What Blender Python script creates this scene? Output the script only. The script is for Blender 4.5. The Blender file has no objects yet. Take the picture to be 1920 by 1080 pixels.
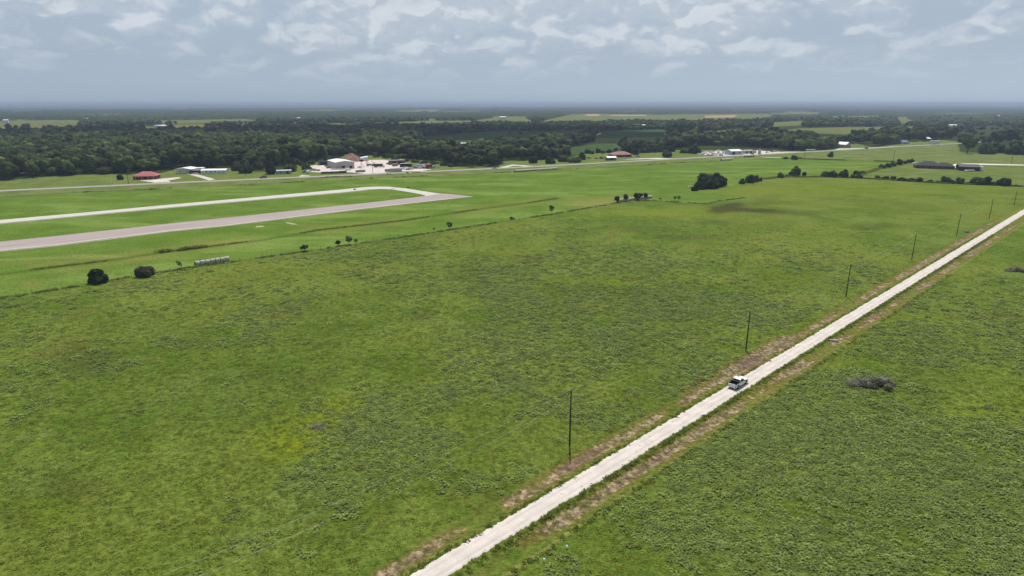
import bpy, bmesh, math, random
import numpy as np
from mathutils import Vector, Matrix, noise as mnoise

random.seed(7)
rng = np.random.default_rng(11)
sc = bpy.context.scene
COL = sc.collection
PI = math.pi

# ------------------------------------------------------------------ camera
FPX, CAMH = 1180.0, 60.0                      # focal length in pixels of a 1920 wide picture, height in metres
TILT = math.atan(345.0 / FPX)
cam_d = bpy.data.cameras.new("camera")
cam = bpy.data.objects.new("camera", cam_d)
COL.objects.link(cam)
cam.location = (0, 0, CAMH)
cam.rotation_euler = (PI / 2 - TILT, 0, 0)
cam_d.sensor_width = 36.0
cam_d.lens = FPX / 1920 * 36.0
cam_d.clip_start = 0.5
cam_d.clip_end = 120000
sc.camera = cam

# ------------------------------------------------------------------ sun, sky, exposure
SUN_EL, SUN_AZ = math.radians(62), math.radians(4)      # azimuth from +Y towards +X
SUND = Vector((math.sin(SUN_AZ) * math.cos(SUN_EL), math.cos(SUN_AZ) * math.cos(SUN_EL), math.sin(SUN_EL)))
sun_d = bpy.data.lights.new("sun", 'SUN')
sun_d.energy = 4.75
sun_d.angle = math.radians(0.53)
sun_d.color = (1.0, 0.955, 0.89)
sun = bpy.data.objects.new("sun", sun_d)
COL.objects.link(sun)
sun.rotation_euler = SUND.to_track_quat('Z', 'Y').to_euler()

sc.view_settings.view_transform = 'Standard'
sc.view_settings.look = 'None'
sc.view_settings.gamma = 1.0
sc.view_settings.exposure = 0.0

SKY_STRENGTH = 0.1
w = bpy.data.worlds.new("World")
sc.world = w
w.use_nodes = True
nt = w.node_tree
nt.nodes.clear()


class NT:
    """tiny helper to write node graphs"""
    def __init__(s, tree): s.t = tree
    def n(s, typ, **k):
        nd = s.t.nodes.new(typ)
        for a, b in k.items(): setattr(nd, a, b)
        return nd
    def put(s, sock, v):
        if isinstance(v, bpy.types.NodeSocket): s.t.links.new(v, sock)
        else: sock.default_value = v
    def math(s, op, a, b=0.0, c=None, clamp=False):
        nd = s.n('ShaderNodeMath', operation=op, use_clamp=clamp)
        s.put(nd.inputs[0], a); s.put(nd.inputs[1], b)
        if c is not None: s.put(nd.inputs[2], c)
        return nd.outputs[0]
    def ramp(s, v, a, b, lo=0.0, hi=1.0):
        nd = s.n('ShaderNodeMapRange', clamp=True, interpolation_type='SMOOTHSTEP')
        s.put(nd.inputs[0], v)
        for i, q in zip((1, 2, 3, 4), (a, b, lo, hi)): s.put(nd.inputs[i], q)
        return nd.outputs[0]
    def noise(s, vec, scale, detail=4, rough=0.5, dist=0.0, dim='3D'):
        nd = s.n('ShaderNodeTexNoise', noise_dimensions=dim)
        s.put(nd.inputs['Vector'], vec)
        for k, q in (('Scale', scale), ('Detail', detail), ('Roughness', rough), ('Distortion', dist)): s.put(nd.inputs[k], q)
        return nd.outputs['Fac']
    def mix(s, f, a, b, blend='MIX'):
        nd = s.n('ShaderNodeMix', data_type='RGBA', blend_type=blend, clamp_factor=True)
        s.put(nd.inputs[0], f)
        for i, q in ((6, a), (7, b)):
            if not isinstance(q, bpy.types.NodeSocket): q = (*q[:3], 1.0)
            s.put(nd.inputs[i], q)
        return nd.outputs[2]
    def vscale(s, vec, v):
        nd = s.n('ShaderNodeVectorMath', operation='MULTIPLY')
        s.put(nd.inputs[0], vec); s.put(nd.inputs[1], v)
        return nd.outputs[0]
    def vadd(s, vec, v):
        nd = s.n('ShaderNodeVectorMath', operation='ADD')
        s.put(nd.inputs[0], vec); s.put(nd.inputs[1], v)
        return nd.outputs[0]


N = NT(nt)
sky = N.n('ShaderNodeTexSky', sky_type='NISHITA', sun_disc=False)
sky.sun_elevation = SUN_EL
sky.sun_rotation = SUN_AZ
sky.air_density = 1.0
sky.dust_density = 3.0
sky.ozone_density = 1.5
tc = N.n('ShaderNodeTexCoord')
nrm = N.n('ShaderNodeVectorMath', operation='NORMALIZE')
N.put(nrm.inputs[0], tc.outputs['Generated'])
sep = N.n('ShaderNodeSeparateXYZ')
N.put(sep.inputs[0], nrm.outputs[0])
dz = N.math('MAXIMUM', sep.outputs[2], 0.0)
azi = N.math('ARCTAN2', sep.outputs[0], sep.outputs[1])
vv = N.math('MULTIPLY', N.math('LOGARITHM', N.math('ADD', dz, 0.085), math.e), 3.0)
cmb = N.n('ShaderNodeCombineXYZ')
N.put(cmb.inputs[0], N.math('MULTIPLY', azi, 8.5)); N.put(cmb.inputs[1], vv); N.put(cmb.inputs[2], 3.7)
cv = cmb.outputs[0]
def puffs(v):
    wv = N.n('ShaderNodeTexNoise'); N.put(wv.inputs['Vector'], v); wv.inputs['Scale'].default_value = 2.4; wv.inputs['Detail'].default_value = 2
    off_ = N.vscale(N.vadd(wv.outputs['Color'], (-0.5, -0.5, -0.5)), (0.8, 0.8, 0.0))
    v2 = N.n('ShaderNodeVectorMath', operation='ADD'); N.put(v2.inputs[0], v); N.put(v2.inputs[1], off_)
    vo_ = N.n('ShaderNodeTexVoronoi', feature='F1', voronoi_dimensions='2D'); N.put(vo_.inputs['Vector'], v2.outputs[0]); vo_.inputs['Scale'].default_value = 1.7
    return N.math('ADD', N.math('MULTIPLY', N.noise(v2.outputs[0], 0.9, 7, 0.60), 0.74), N.math('MULTIPLY', N.math('SUBTRACT', 0.95, vo_.outputs['Distance']), 0.22))
den = puffs(cv)
den_up = puffs(N.vadd(cv, (-0.05, 0.17, 0.0)))
big = N.noise(N.vadd(cv, (7.3, 2.0, 0.0)), 0.28, 3, 0.5)
cover = N.math('ADD', N.math('ADD', den, N.math('MULTIPLY', N.math('SUBTRACT', big, 0.5), 0.35)), N.ramp(dz, 0.02, 0.17, -0.07, 0.07))
cl = N.ramp(cover, 0.375, 0.57)
lit = N.ramp(N.math('SUBTRACT', den, den_up), -0.035, 0.065)
fine_ = N.ramp(N.noise(cv, 4.5, 6, 0.6), 0.3, 0.72)
lit = N.math('ADD', N.math('MULTIPLY', lit, 0.75), N.math('MULTIPLY', fine_, 0.25))
K = 1.0 / SKY_STRENGTH
cc = N.mix(lit, (0.475 * K, 0.545 * K, 0.63 * K), (0.70 * K, 0.75 * K, 0.80 * K))
base = N.mix(N.ramp(dz, 0.18, 0.5, 0.85, 0.1), sky.outputs[0], (0.40 * K, 0.49 * K, 0.61 * K))
skyc = N.mix(N.math('MULTIPLY', cl, N.ramp(dz, 0.2, 0.45, 0.88, 0.35)), base, cc)
# thick air low over the land
lowair = N.ramp(dz, 0.015, 0.10, 0.97, 0.05)
streak = N.noise(N.vscale(cv, (0.25, 1.4, 1.0)), 1.0, 4, 0.5)
hz = N.mix(N.ramp(azi, -0.7, 0.75), (0.372 * K, 0.460 * K, 0.562 * K), (0.460 * K, 0.555 * K, 0.650 * K))
hz = N.mix(N.ramp(streak, 0.3, 0.7, 0.0, 0.25), hz, (0.47 * K, 0.55 * K, 0.64 * K))
skyc = N.mix(lowair, skyc, hz)
bg = N.n('ShaderNodeBackground')
N.put(bg.inputs[0], skyc)
bg.inputs[1].default_value = SKY_STRENGTH
wo = N.n('ShaderNodeOutputWorld')
N.put(wo.inputs[0], bg.outputs[0])

# ------------------------------------------------------------------ places: map coordinates measured off the survey view
CT, ST = math.cos(TILT), math.sin(TILT)


def P(px, py, z=0.0):
    """ground position (metres) seen in direction px, py"""
    u, v = px - 960.0, py - 540.0
    d = v * CT + FPX * ST
    k = (CAMH - z) / d
    return Vector((u * k, (FPX * CT - v * ST) * k, z))


def to_px(x, y):
    y = np.maximum(y, 1.0)
    dep = y * CT + CAMH * ST
    return 960 + FPX * x / dep, 540 + FPX * (CAMH * CT - y * ST) / dep


def mpp(px, py):                               # metres per pixel there
    p = P(px, py)
    return math.sqrt(p.x ** 2 + p.y ** 2 + CAMH ** 2) / math.sqrt(FPX ** 2 + (px - 960) ** 2 + (py - 540) ** 2)


O0 = np.array([-10.807, 69.296]); EE = np.array([0.72368, 0.69013]); NN = np.array([0.69013, -0.72368])
ROAD_ANG = math.atan2(EE[1], EE[0])
HWY_ANG = math.radians(28)


def rd(s, t, z=0.0):                           # position along / across the gravel road
    q = O0 + EE * s + NN * t
    return Vector((q[0], q[1], z))


# ---- vectorised value noise
def vnoise(x, y, seed=0):
    xi = np.floor(x); yi = np.floor(y)
    fx = x - xi; fy = y - yi
    fx = fx * fx * (3 - 2 * fx); fy = fy * fy * (3 - 2 * fy)
    def h(a, b):
        v = np.sin(a * 127.1 + b * 311.7 + seed * 74.7) * 43758.5453
        return v - np.floor(v)
    a = h(xi, yi); b = h(xi + 1, yi); c = h(xi, yi + 1); d = h(xi + 1, yi + 1)
    return (a * (1 - fx) + b * fx) * (1 - fy) + (c * (1 - fx) + d * fx) * fy


def fbm(x, y, sc_, oct_=4, seed=0):
    x = x / sc_; y = y / sc_
    s = np.zeros_like(x); a = 0.5; n = 0
    for i in range(oct_):
        s += a * vnoise(x + i * 17.3, y - i * 9.1, seed + i); n += a
        a *= 0.5; x = x * 2.03; y = y * 2.03
    return s / n


def inpoly(x, y, poly):
    r = np.zeros(np.shape(x), bool)
    n = len(poly)
    for i in range(n):
        x1, y1 = poly[i]; x2, y2 = poly[(i + 1) % n]
        if y1 == y2: continue
        c = ((y1 > y) != (y2 > y)) & (x < (x2 - x1) * (y - y1) / (y2 - y1) + x1)
        r ^= c
    return r


def smooth(v, a, b):
    t = np.clip((v - a) / (b - a), 0, 1)
    return t * t * (3 - 2 * t)


# lines on the map (picture coordinates of ground points)
HWY = [(-500, 381), (0, 358), (250, 346.3), (480, 336), (720, 325.5), (960, 314.5), (1185, 302.5), (1310, 295.5), (1440, 289), (1600, 280), (1720, 273), (1795, 269), (1850, 265.5)]
FENCE = [(-300, 606), (0, 560), (150, 536), (250, 519), (350, 503), (430, 492), (570, 472), (685, 455), (820, 435), (948, 415), (1034, 402), (1150, 382), (1220, 376), (1270, 379), (1322, 383)]
PAST_N = [(1322, 383), (1350, 377), (1397, 371), (1320, 362), (1300, 358), (1365, 351), (1385, 346), (1430, 336), (1465, 332), (1545, 332), (1610, 334), (1750, 343), (1920, 350), (2300, 372)]
DITCH = [(-200, 545), (0, 515), (100, 501), (200, 489), (320, 471), (385, 463), (500, 449), (600, 431), (760, 413), (900, 392), (1000, 379), (1045, 372)]
VERGE = [(-400, 388), (0, 369), (130, 361.5), (320, 354), (480, 346), (600, 339.5), (720, 334), (960, 323), (1100, 315), (1180, 311), (1300, 304), (1400, 300), (1465, 296), (1560, 299.5), (1680, 303.5)]
FRONT = [(-500, 349), (0, 338), (60, 333), (180, 326), (300, 325), (330, 318), (430, 313), (450, 322), (540, 322), (560, 308), (620, 298), (700, 291), (725, 292), (760, 297), (830, 303), (850, 312),
         (935, 313), (946, 301), (1010, 300), (1060, 298), (1100, 286), (1200, 285), (1262, 281), (1300, 283), (1330, 281), (1440, 283), (1560, 282), (1572, 272), (1602, 268), (1640, 277), (1662, 272), (1700, 267),
         (1760, 262), (1795, 265), (1800, 286), (1920, 290), (2500, 296)]
CLEAR = dict(
    pale=[[(1110, 259), (1255, 257), (1262, 265), (1118, 267)],
          [(1425, 251), (1500, 240.5), (1560, 239), (1690, 237), (1745, 238), (1735, 241), (1665, 245.5), (1600, 251), (1540, 255), (1440, 252)],
          [(1262, 253), (1330, 246), (1400, 242), (1440, 239), (1442, 243), (1400, 250), (1330, 253), (1265, 258)],
          [(881, 227), (935, 219.5), (985, 221), (1003, 229)],
          [(1008, 229), (1070, 214.5), (1120, 213.6), (1240, 215), (1330, 213.5), (1440, 213), (1450, 219), (1432, 222), (1408, 224), (1280, 225), (1200, 224), (1120, 227)],
          [(1447, 238), (1452, 229), (1512, 226), (1500, 235)],
          [(1676, 222), (1700, 222), (1718, 227), (1690, 231)], [(1588, 218), (1650, 216.5), (1645, 221), (1590, 222)], [(1556, 218), (1585, 217), (1585, 221), (1560, 221)],
          [(1440, 212), (1530, 211), (1540, 214), (1450, 215)], [(735, 229), (820, 226.5), (890, 226), (880, 230), (760, 232.5)],
          [(0, 231), (60, 226), (150, 226), (150, 233), (60, 235)], [(345, 225.5), (420, 223.5), (485, 224.5), (480, 227), (350, 227.5)],
          [(270, 240), (330, 237.5), (460, 239), (455, 241), (330, 240.5), (275, 242)], [(800, 209), (900, 208), (905, 209.5), (805, 210.5)],
          [(20, 207.5), (80, 206.5), (82, 208), (22, 209)], [(103, 206.5), (118, 206.5), (118, 208), (103, 208)], [(322, 204), (352, 203), (352, 205), (322, 206)]],
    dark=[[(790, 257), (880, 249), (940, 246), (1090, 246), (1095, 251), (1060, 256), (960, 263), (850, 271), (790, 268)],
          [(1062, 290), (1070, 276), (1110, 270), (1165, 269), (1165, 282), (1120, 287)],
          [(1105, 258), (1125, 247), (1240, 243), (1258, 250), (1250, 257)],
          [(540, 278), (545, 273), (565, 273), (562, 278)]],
    tan=[[(1095, 214), (1126, 213.6), (1122, 217.5), (1100, 217.5)], [(1138, 215.6), (1212, 215), (1212, 217.2), (1150, 217.2)], [(1320, 217), (1380, 215.5), (1378, 219.5), (1324, 220.5)]])


def polyline_dist(x, y, pts):
    best = np.full(np.shape(x), 1e9)
    W = [P(a, b) for a, b in pts]
    for p, q in zip(W[:-1], W[1:]):
        dx, dy = q.x - p.x, q.y - p.y
        t = np.clip(((x - p.x) * dx + (y - p.y) * dy) / (dx * dx + dy * dy), 0, 1)
        best = np.minimum(best, np.hypot(x - p.x - t * dx, y - p.y - t * dy))
    return best


def front_y(px):
    return np.interp(px, [a for a, b in FRONT], [b for a, b in FRONT])


def forest_mask(x, y, tops=False):
    """True where woodland stands"""
    px, py = to_px(x, y)
    wob = fbm(x, y, 60, 2, 5) - 0.5
    f = (py < front_y(px) + wob * 2.5) & (y > 100)
    for k in CLEAR:
        for c in CLEAR[k]:
            f &= ~inpoly(px, py, c)
            if tops:
                hp = 9.5 * FPX / np.maximum(y, 200.0)
                for q_ in (0.5, 1.0): f &= ~inpoly(px, py - hp * q_, c)
    r = np.hypot(x, y)
    far = ((r > 3300) & (fbm(x, y * 0.35, 420, 3, 9) > 0.645)) | ((r > 1700) & (r < 3300) & (px < 1000) & (fbm(x * 0.6, y * 0.5, 110, 3, 19) > 0.50))
    return f & ~far


def hills(x, y):
    r = np.hypot(x, y)
    far = smooth(r, 5500, 16000)
    return far * (fbm(x, y, 5200, 3, 3) - 0.42) * 62 * (1 + 0.4 * smooth(-x, -2000, 9000)) + smooth(r, 1500, 6000) * (fbm(x, y, 1300, 2, 8) - 0.5) * 5


def fence_side(x, y):
    """signed metres north of the airfield fence"""
    a_, b_ = P(0, 560), P(1150, 382); d_ = (b_ - a_).normalized()
    return -(x - a_.x) * d_.y + (y - a_.y) * d_.x


def ground_z(x, y):
    x = np.asarray(x, float); y = np.asarray(y, float)
    s = (x - O0[0]) * EE[0] + (y - O0[1]) * EE[1]
    t = (x - O0[0]) * NN[0] + (y - O0[1]) * NN[1]
    z = -0.30 * np.exp(-((t + 4.6) / 1.5) ** 2) - 0.42 * np.exp(-((t - 4.4) / 1.3) ** 2)
    z += 0.12 * np.exp(-((t - 6.9) / 0.7) ** 2) + 0.10 * np.exp(-((t + 8.2) / 0.9) ** 2)
    near = smooth(np.abs(t), 9, 16) * (1 - smooth(np.hypot(x, y), 330, 420)) * smooth(-fence_side(x, y), 3, 15)
    z += near * ((fbm(x, y, 22, 3, 21) - 0.5) * 0.5 + (fbm(x, y, 3.0, 2, 4) - 0.5) * 0.30)
    return z + hills(x, y)


def gz(x, y): return float(ground_z(np.array([x]), np.array([y]))[0])


# ------------------------------------------------------------------ materials
MATS = {}


def principled(name, rough=0.85, spec=0.25):
    m = bpy.data.materials.new(name); m.use_nodes = True
    t = m.node_tree
    b = t.nodes['Principled BSDF']
    b.inputs['Roughness'].default_value = rough
    b.inputs['Specular IOR Level'].default_value = spec
    return m, NT(t), b


def mat(name, col, rough=0.7, spec=0.3, var=0.12, scale=3.0, metal=0.0, dirt=None, bump=0.0):
    if name in MATS: return MATS[name]
    m, n, b = principled(name, rough, spec)
    tcn = n.n('ShaderNodeTexCoord')
    f = n.noise(tcn.outputs['Object'], scale, 5, 0.6)
    c = n.mix(n.ramp(f, 0.3, 0.7), [v * (1 - var) for v in col], [min(1, v * (1 + var)) for v in col])
    if dirt:
        f2 = n.noise(tcn.outputs['Object'], scale * 0.35, 6, 0.65)
        c = n.mix(n.ramp(f2, 0.5, 0.72, 0.0, 0.6), c, dirt)
    n.put(b.inputs['Base Color'], c)
    b.inputs['Metallic'].default_value = metal
    if bump:
        bp = n.n('ShaderNodeBump'); bp.inputs['Strength'].default_value = bump; bp.inputs['Distance'].default_value = 0.05
        n.put(bp.inputs['Height'], f); n.put(b.inputs['Normal'], bp.outputs[0])
    MATS[name] = m
    return m


def ribbed(name, col, period=0.3, rough=0.55, dirt=None):
    """ribbed sheet metal"""
    if name in MATS: return MATS[name]
    m, n, b = principled(name, rough, 0.4)
    tcn = n.n('ShaderNodeTexCoord')
    f = n.noise(tcn.outputs['Object'], 0.5, 6, 0.65)
    c = n.mix(n.ramp(f, 0.35, 0.7), [v * 0.88 for v in col], col)
    if dirt: c = n.mix(n.ramp(n.noise(tcn.outputs['Object'], 0.9, 6, 0.7), 0.52, 0.75, 0, 0.5), c, dirt)
    n.put(b.inputs['Base Color'], c)
    wv = n.n('ShaderNodeTexWave'); wv.inputs['Scale'].default_value = 1 / period / 3.0
    n.put(wv.inputs['Vector'], tcn.outputs['Object'])
    bp = n.n('ShaderNodeBump'); bp.inputs['Strength'].default_value = 0.5; bp.inputs['Distance'].default_value = 0.04
    n.put(bp.inputs['Height'], wv.outputs['Fac']); n.put(b.inputs['Normal'], bp.outputs[0])
    MATS[name] = m
    return m


def foliage(name, c1, c2, c3=None, clump=0.35, rnd=0.35, world=0.0, thin=0.18, each=0.12):
    """leaf material: lighter and darker leaf clumps, each tree its own tone"""
    if name in MATS: return MATS[name]
    m, n, b = principled(name, 0.7, 0.06)
    tcn = n.n('ShaderNodeTexCoord'); oi = n.n('ShaderNodeObjectInfo'); geo = n.n('ShaderNodeNewGeometry')
    off = n.n('ShaderNodeCombineXYZ'); n.put(off.inputs[0], n.math('MULTIPLY', oi.outputs['Random'], 37.0))
    v = n.vadd(tcn.outputs['Object'], off.outputs[0])
    f = n.noise(v, clump, 4, 0.6)
    c = n.mix(n.ramp(f, 0.35, 0.65), c1, c2)
    if c3: c = n.mix(n.math('MULTIPLY', n.ramp(oi.outputs['Random'], 0.62, 1.0), 0.8), c, c3)
    if world:
        wn = n.noise(geo.outputs['Position'], world, 3, 0.5)
        c = n.mix(n.ramp(wn, 0.40, 0.62, 0.0, 0.75), c, [q * 0.62 for q in c1])
    isl = n.ramp(geo.outputs['Random Per Island'], 0, 1, 1 - rnd, 1 + rnd)
    isl = n.math('MULTIPLY', isl, n.ramp(n.math('FRACT', n.math('MULTIPLY', oi.outputs['Random'], 7.31)), 0, 1, 1 - each, 1 + each))
    sc_ = n.n('ShaderNodeVectorMath', operation='SCALE'); n.put(sc_.inputs[0], c); n.put(sc_.inputs['Scale'], isl)
    n.put(b.inputs['Base Color'], sc_.outputs[0])
    tr = n.n('ShaderNodeBsdfTranslucent'); n.put(tr.inputs[0], sc_.outputs[0])
    ms = n.n('ShaderNodeMixShader'); ms.inputs[0].default_value = thin
    n.put(ms.inputs[1], b.outputs[0]); n.put(ms.inputs[2], tr.outputs[0])
    out = [q for q in n.t.nodes if q.type == 'OUTPUT_MATERIAL'][0]
    n.put(out.inputs[0], ms.outputs[0])
    MATS[name] = m
    return m


# ------------------------------------------------------------------ object helpers
def setprops(o, label=None, cat=None, group=None, kind=None):
    if label: o['label'] = label
    if cat: o['category'] = cat
    if group: o['group'] = group
    if kind: o['kind'] = kind
    return o


def empty(name, loc, rz=0.0, label=None, cat=None, group=None):
    o = bpy.data.objects.new(name, None); COL.objects.link(o)
    o.location = loc; o.rotation_euler = (0, 0, rz); o.empty_display_size = 0.5
    return setprops(o, label, cat, group)


def np_mesh(name, v, loops, counts, mats, midx=None, smooth_=False):
    me = bpy.data.meshes.new(name)
    v = np.ascontiguousarray(v, np.float32)
    me.vertices.add(len(v)); me.vertices.foreach_set('co', v.ravel())
    loops = np.ascontiguousarray(loops, np.int32).ravel(); counts = np.ascontiguousarray(counts, np.int32)
    me.loops.add(len(loops)); me.loops.foreach_set('vertex_index', loops)
    me.polygons.add(len(counts))
    st = np.zeros(len(counts), np.int32); st[1:] = np.cumsum(counts)[:-1]
    me.polygons.foreach_set('loop_start', st); me.polygons.foreach_set('loop_total', counts)
    if midx is not None: me.polygons.foreach_set('material_index', np.ascontiguousarray(midx, np.int32))
    if smooth_: me.polygons.foreach_set('use_smooth', np.ones(len(counts), bool))
    for m in mats: me.materials.append(m)
    me.update(calc_edges=True); me.validate()
    return me


class MB:
    """collects simple solids into one mesh"""
    def __init__(s): s.v = []; s.f = []; s.m = []
    def add(s, vs, fs, mi=0):
        b = len(s.v); s.v += [tuple(q) for q in vs]; s.f += [tuple(b + i for i in f) for f in fs]; s.m += [mi] * len(fs)
        return s
    def box(s, c, d, rz=0, mi=0, taper=1.0, tapy=None):
        x, y, z = [q / 2 for q in d]; ty = taper if tapy is None else tapy
        vs = [(-x, -y, -z), (x, -y, -z), (x, y, -z), (-x, y, -z), (-x * taper, -y * ty, z), (x * taper, -y * ty, z), (x * taper, y * ty, z), (-x * taper, y * ty, z)]
        R = Matrix.Rotation(rz, 3, 'Z')
        vs = [R @ Vector(q) + Vector(c) for q in vs]
        return s.add(vs, [(0, 3, 2, 1), (4, 5, 6, 7), (0, 1, 5, 4), (1, 2, 6, 5), (2, 3, 7, 6), (3, 0, 4, 7)], mi)
    def tube(s, a, b, r1, r2=None, n=8, mi=0, caps=True):
        a = Vector(a); b = Vector(b); r2 = r1 if r2 is None else r2
        d = (b - a).normalized(); u = d.orthogonal().normalized(); w_ = d.cross(u)
        vs = []
        for p, r in ((a, r1), (b, r2)):
            for i in range(n):
                t = 2 * PI * i / n; vs.append(p + u * (r * math.cos(t)) + w_ * (r * math.sin(t)))
        fs = [(i, (i + 1) % n, n + (i + 1) % n, n + i) for i in range(n)]
        if caps: fs += [tuple(range(n - 1, -1, -1)), tuple(range(n, 2 * n))]
        return s.add(vs, fs, mi)
    def prism(s, poly, y0, y1, mi=0, inset=None):
        """polygon in x,z swept along y"""
        n = len(poly)
        p2 = inset or poly
        vs = [(x, y0, z) for x, z in poly] + [(x, y1, z) for x, z in p2]
        fs = [tuple(range(n)), tuple(range(2 * n - 1, n - 1, -1))] + [(i, n + i, n + (i + 1) % n, (i + 1) % n) for i in range(n)]
        return s.add(vs, fs, mi)
    def mesh(s, name, mats, smooth_=False, bevel=0.0):
        me = bpy.data.meshes.new(name); me.from_pydata(s.v, [], s.f)
        for m in (mats if isinstance(mats, (list, tuple)) else [mats]): me.materials.append(m)
        me.polygons.foreach_set('material_index', s.m)
        bm = bmesh.new(); bm.from_mesh(me)
        bmesh.ops.recalc_face_normals(bm, faces=bm.faces)
        if bevel:
            bmesh.ops.bevel(bm, geom=[e for e in bm.edges if len(e.link_faces) == 2 and e.calc_face_angle(0) > 0.5], offset=bevel, segments=2, affect='EDGES', profile=0.5)
        bm.to_mesh(me); bm.free()
        if smooth_: me.polygons.foreach_set('use_smooth', [True] * len(me.polygons))
        me.update()
        return me
    def build(s, name, mats, parent=None, **k):
        o = bpy.data.objects.new(name, s.mesh(name, mats, **k)); COL.objects.link(o)
        if parent: o.parent = parent
        return o


def copy_tree(o, parent=None):
    c = o.copy(); COL.objects.link(c)
    if parent is not None: c.parent = parent
    for ch in list(o.children): copy_tree(ch, c)
    return c


def flat_sheet(name, poly_px, z, m, jag=0.0, step=3.0, pts=None):
    """flat area on the ground with a slightly ragged outline"""
    W = [P(a, b) for a, b in poly_px] if pts is None else pts
    out = []
    for p, q in zip(W, W[1:] + W[:1]):
        L = (q - p).length; k = max(1, int(L / step)) if jag else 1
        for i in range(k):
            r = p.lerp(q, i / k)
            if jag: r = r + Vector((random.uniform(-jag, jag), random.uniform(-jag, jag), 0))
            out.append(r)
    bm = bmesh.new()
    vs = [bm.verts.new((p.x, p.y, z)) for p in out]
    f = bm.faces.new(vs)
    bmesh.ops.triangulate(bm, faces=[f])
    for q in bm.faces:
        if q.normal.z < 0: q.normal_flip()
    me = bpy.data.meshes.new(name); bm.to_mesh(me); bm.free(); me.materials.append(m)
    o = bpy.data.objects.new(name, me); COL.objects.link(o)
    return setprops(o, kind='structure')


# ------------------------------------------------------------------ ground sheet
cols_f = np.radians(np.arange(-55, 55.01, 0.11))
cols_c = np.radians(np.arange(60, 301, 6.0))
az = np.concatenate([cols_f, cols_c])
rr = list(np.linspace(1.0, 56, 14))
while rr[-1] < 46000: rr.append(rr[-1] * 1.0066)
rr = np.array(rr)
AZ, RR = np.meshgrid(az, rr)
GX = (np.sin(AZ) * RR).ravel(); GY = (np.cos(AZ) * RR).ravel()
GZ = ground_z(GX, GY)
nc, nr = len(az), len(rr)
idx = np.arange(nr * nc).reshape(nr, nc)
a = idx[:-1, :]; b = np.roll(idx, -1, axis=1)[:-1, :]; c = np.roll(idx, -1, axis=1)[1:, :]; d = idx[1:, :]
quads = np.stack([a, d, c, b], -1).reshape(-1, 4)

px, py = to_px(GX, GY)
fwd = GY > 20
wobx = (fbm(GX, GY, 9, 3, 31) - 0.5) * 5; woby = (fbm(GX, GY, 9, 3, 47) - 0.5) * 5
px2, py2 = to_px(GX + wobx, GY + woby)
s_ = (GX - O0[0]) * EE[0] + (GY - O0[1]) * EE[1]
t_ = (GX - O0[0]) * NN[0] + (GY - O0[1]) * NN[1]

# airport grass (mown, fresh green): between the pasture fence and the highway verge, left of / behind the pasture
air_poly = FENCE + PAST_N[1:9] + [(1700, 303.5)] + VERGE[::-1]
air = inpoly(px, py, air_poly) & fwd
field_ne = inpoly(px, py, [(1610, 334), (1712, 303), (2400, 318), (2400, 378), (1920, 350), (1750, 343)]) & fwd
verge = inpoly(px, py, VERGE + [(1700, 304), (2400, 318), (2400, 240), (1850, 264)] + HWY[::-1]) & fwd
lawn = inpoly(px, py, HWY + [(a_, b_ - 0.5) for a_, b_ in FRONT[::-1]]) & fwd
forest = forest_mask(GX, GY)
dit = polyline_dist(GX, GY, DITCH)
vg = polyline_dist(GX, GY, VERGE)
fe = polyline_dist(GX, GY, FENCE)

A = np.zeros((len(GX), 4), np.float32); B = np.zeros((len(GX), 4), np.float32); Cc = np.zeros((len(GX), 4), np.float32)
A[:, 0] = air
A[:, 1] = np.maximum(verge * 1.0, field_ne * 0.55)
A[:, 1] = np.maximum(A[:, 1], lawn * 0.6)
# bare soil beside the gravel road, in broken strips
n1 = fbm(s_, t_ * 3, 15, 4, 61); n2 = fbm(s_, t_ * 3, 13, 4, 83)
soilL = np.exp(-((t_ + 4.6 + (n2 - 0.5) * 1.8) / 1.3) ** 2) * smooth(n1, 0.28, 0.54)
soilR = np.exp(-((t_ - 4.3 - (n1 - 0.5) * 1.2) / 1.25) ** 2) * smooth(n2, 0.28, 0.56)
for s0, s1, t0, wd, k in ((88, 124, -5.0, 2.5, 1.1), (35, 62, -4.6, 1.3, .8), (66, 84, 4.2, 1.2, .5), (146, 152, 4.6, 1.3, 1.), (206, 216, 5.2, 1.2, 1.), (28, 62, 4.2, 1.1, 1.),
                          (100, 112, 4.6, 1.8, .9), (126, 133, 4.0, 1.2, .8), (72, 92, -7.2, 1.4, .45)):
    soilL = np.maximum(soilL, k * np.exp(-((t_ - t0) / wd) ** 2) * smooth(s_, s0 - 3, s0 + 3) * (1 - smooth(s_, s1 - 3, s1 + 3)))
shoulder = 0.34 * np.exp(-((np.abs(t_) - 4.9) / 1.9) ** 4) * smooth(fbm(s_, t_ * 2, 18, 3, 5), .25, .6)
A[:, 2] = np.clip(np.maximum(np.maximum(soilL, soilR), shoulder), 0, 1) * (1 - smooth(s_, 300, 450))
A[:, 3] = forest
for c_ in CLEAR['pale']: B[:, 0] = np.maximum(B[:, 0], inpoly(px, py, c_) & fwd)
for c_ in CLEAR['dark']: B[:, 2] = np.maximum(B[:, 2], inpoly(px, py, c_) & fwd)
for c_ in CLEAR['tan']: B[:, 1] = np.maximum(B[:, 1], inpoly(px, py, c_) & fwd)
B[:, 0] = np.maximum(B[:, 0], (~forest) & (np.hypot(GX, GY) > 1500) & (B[:, 2] < .5))
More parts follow.
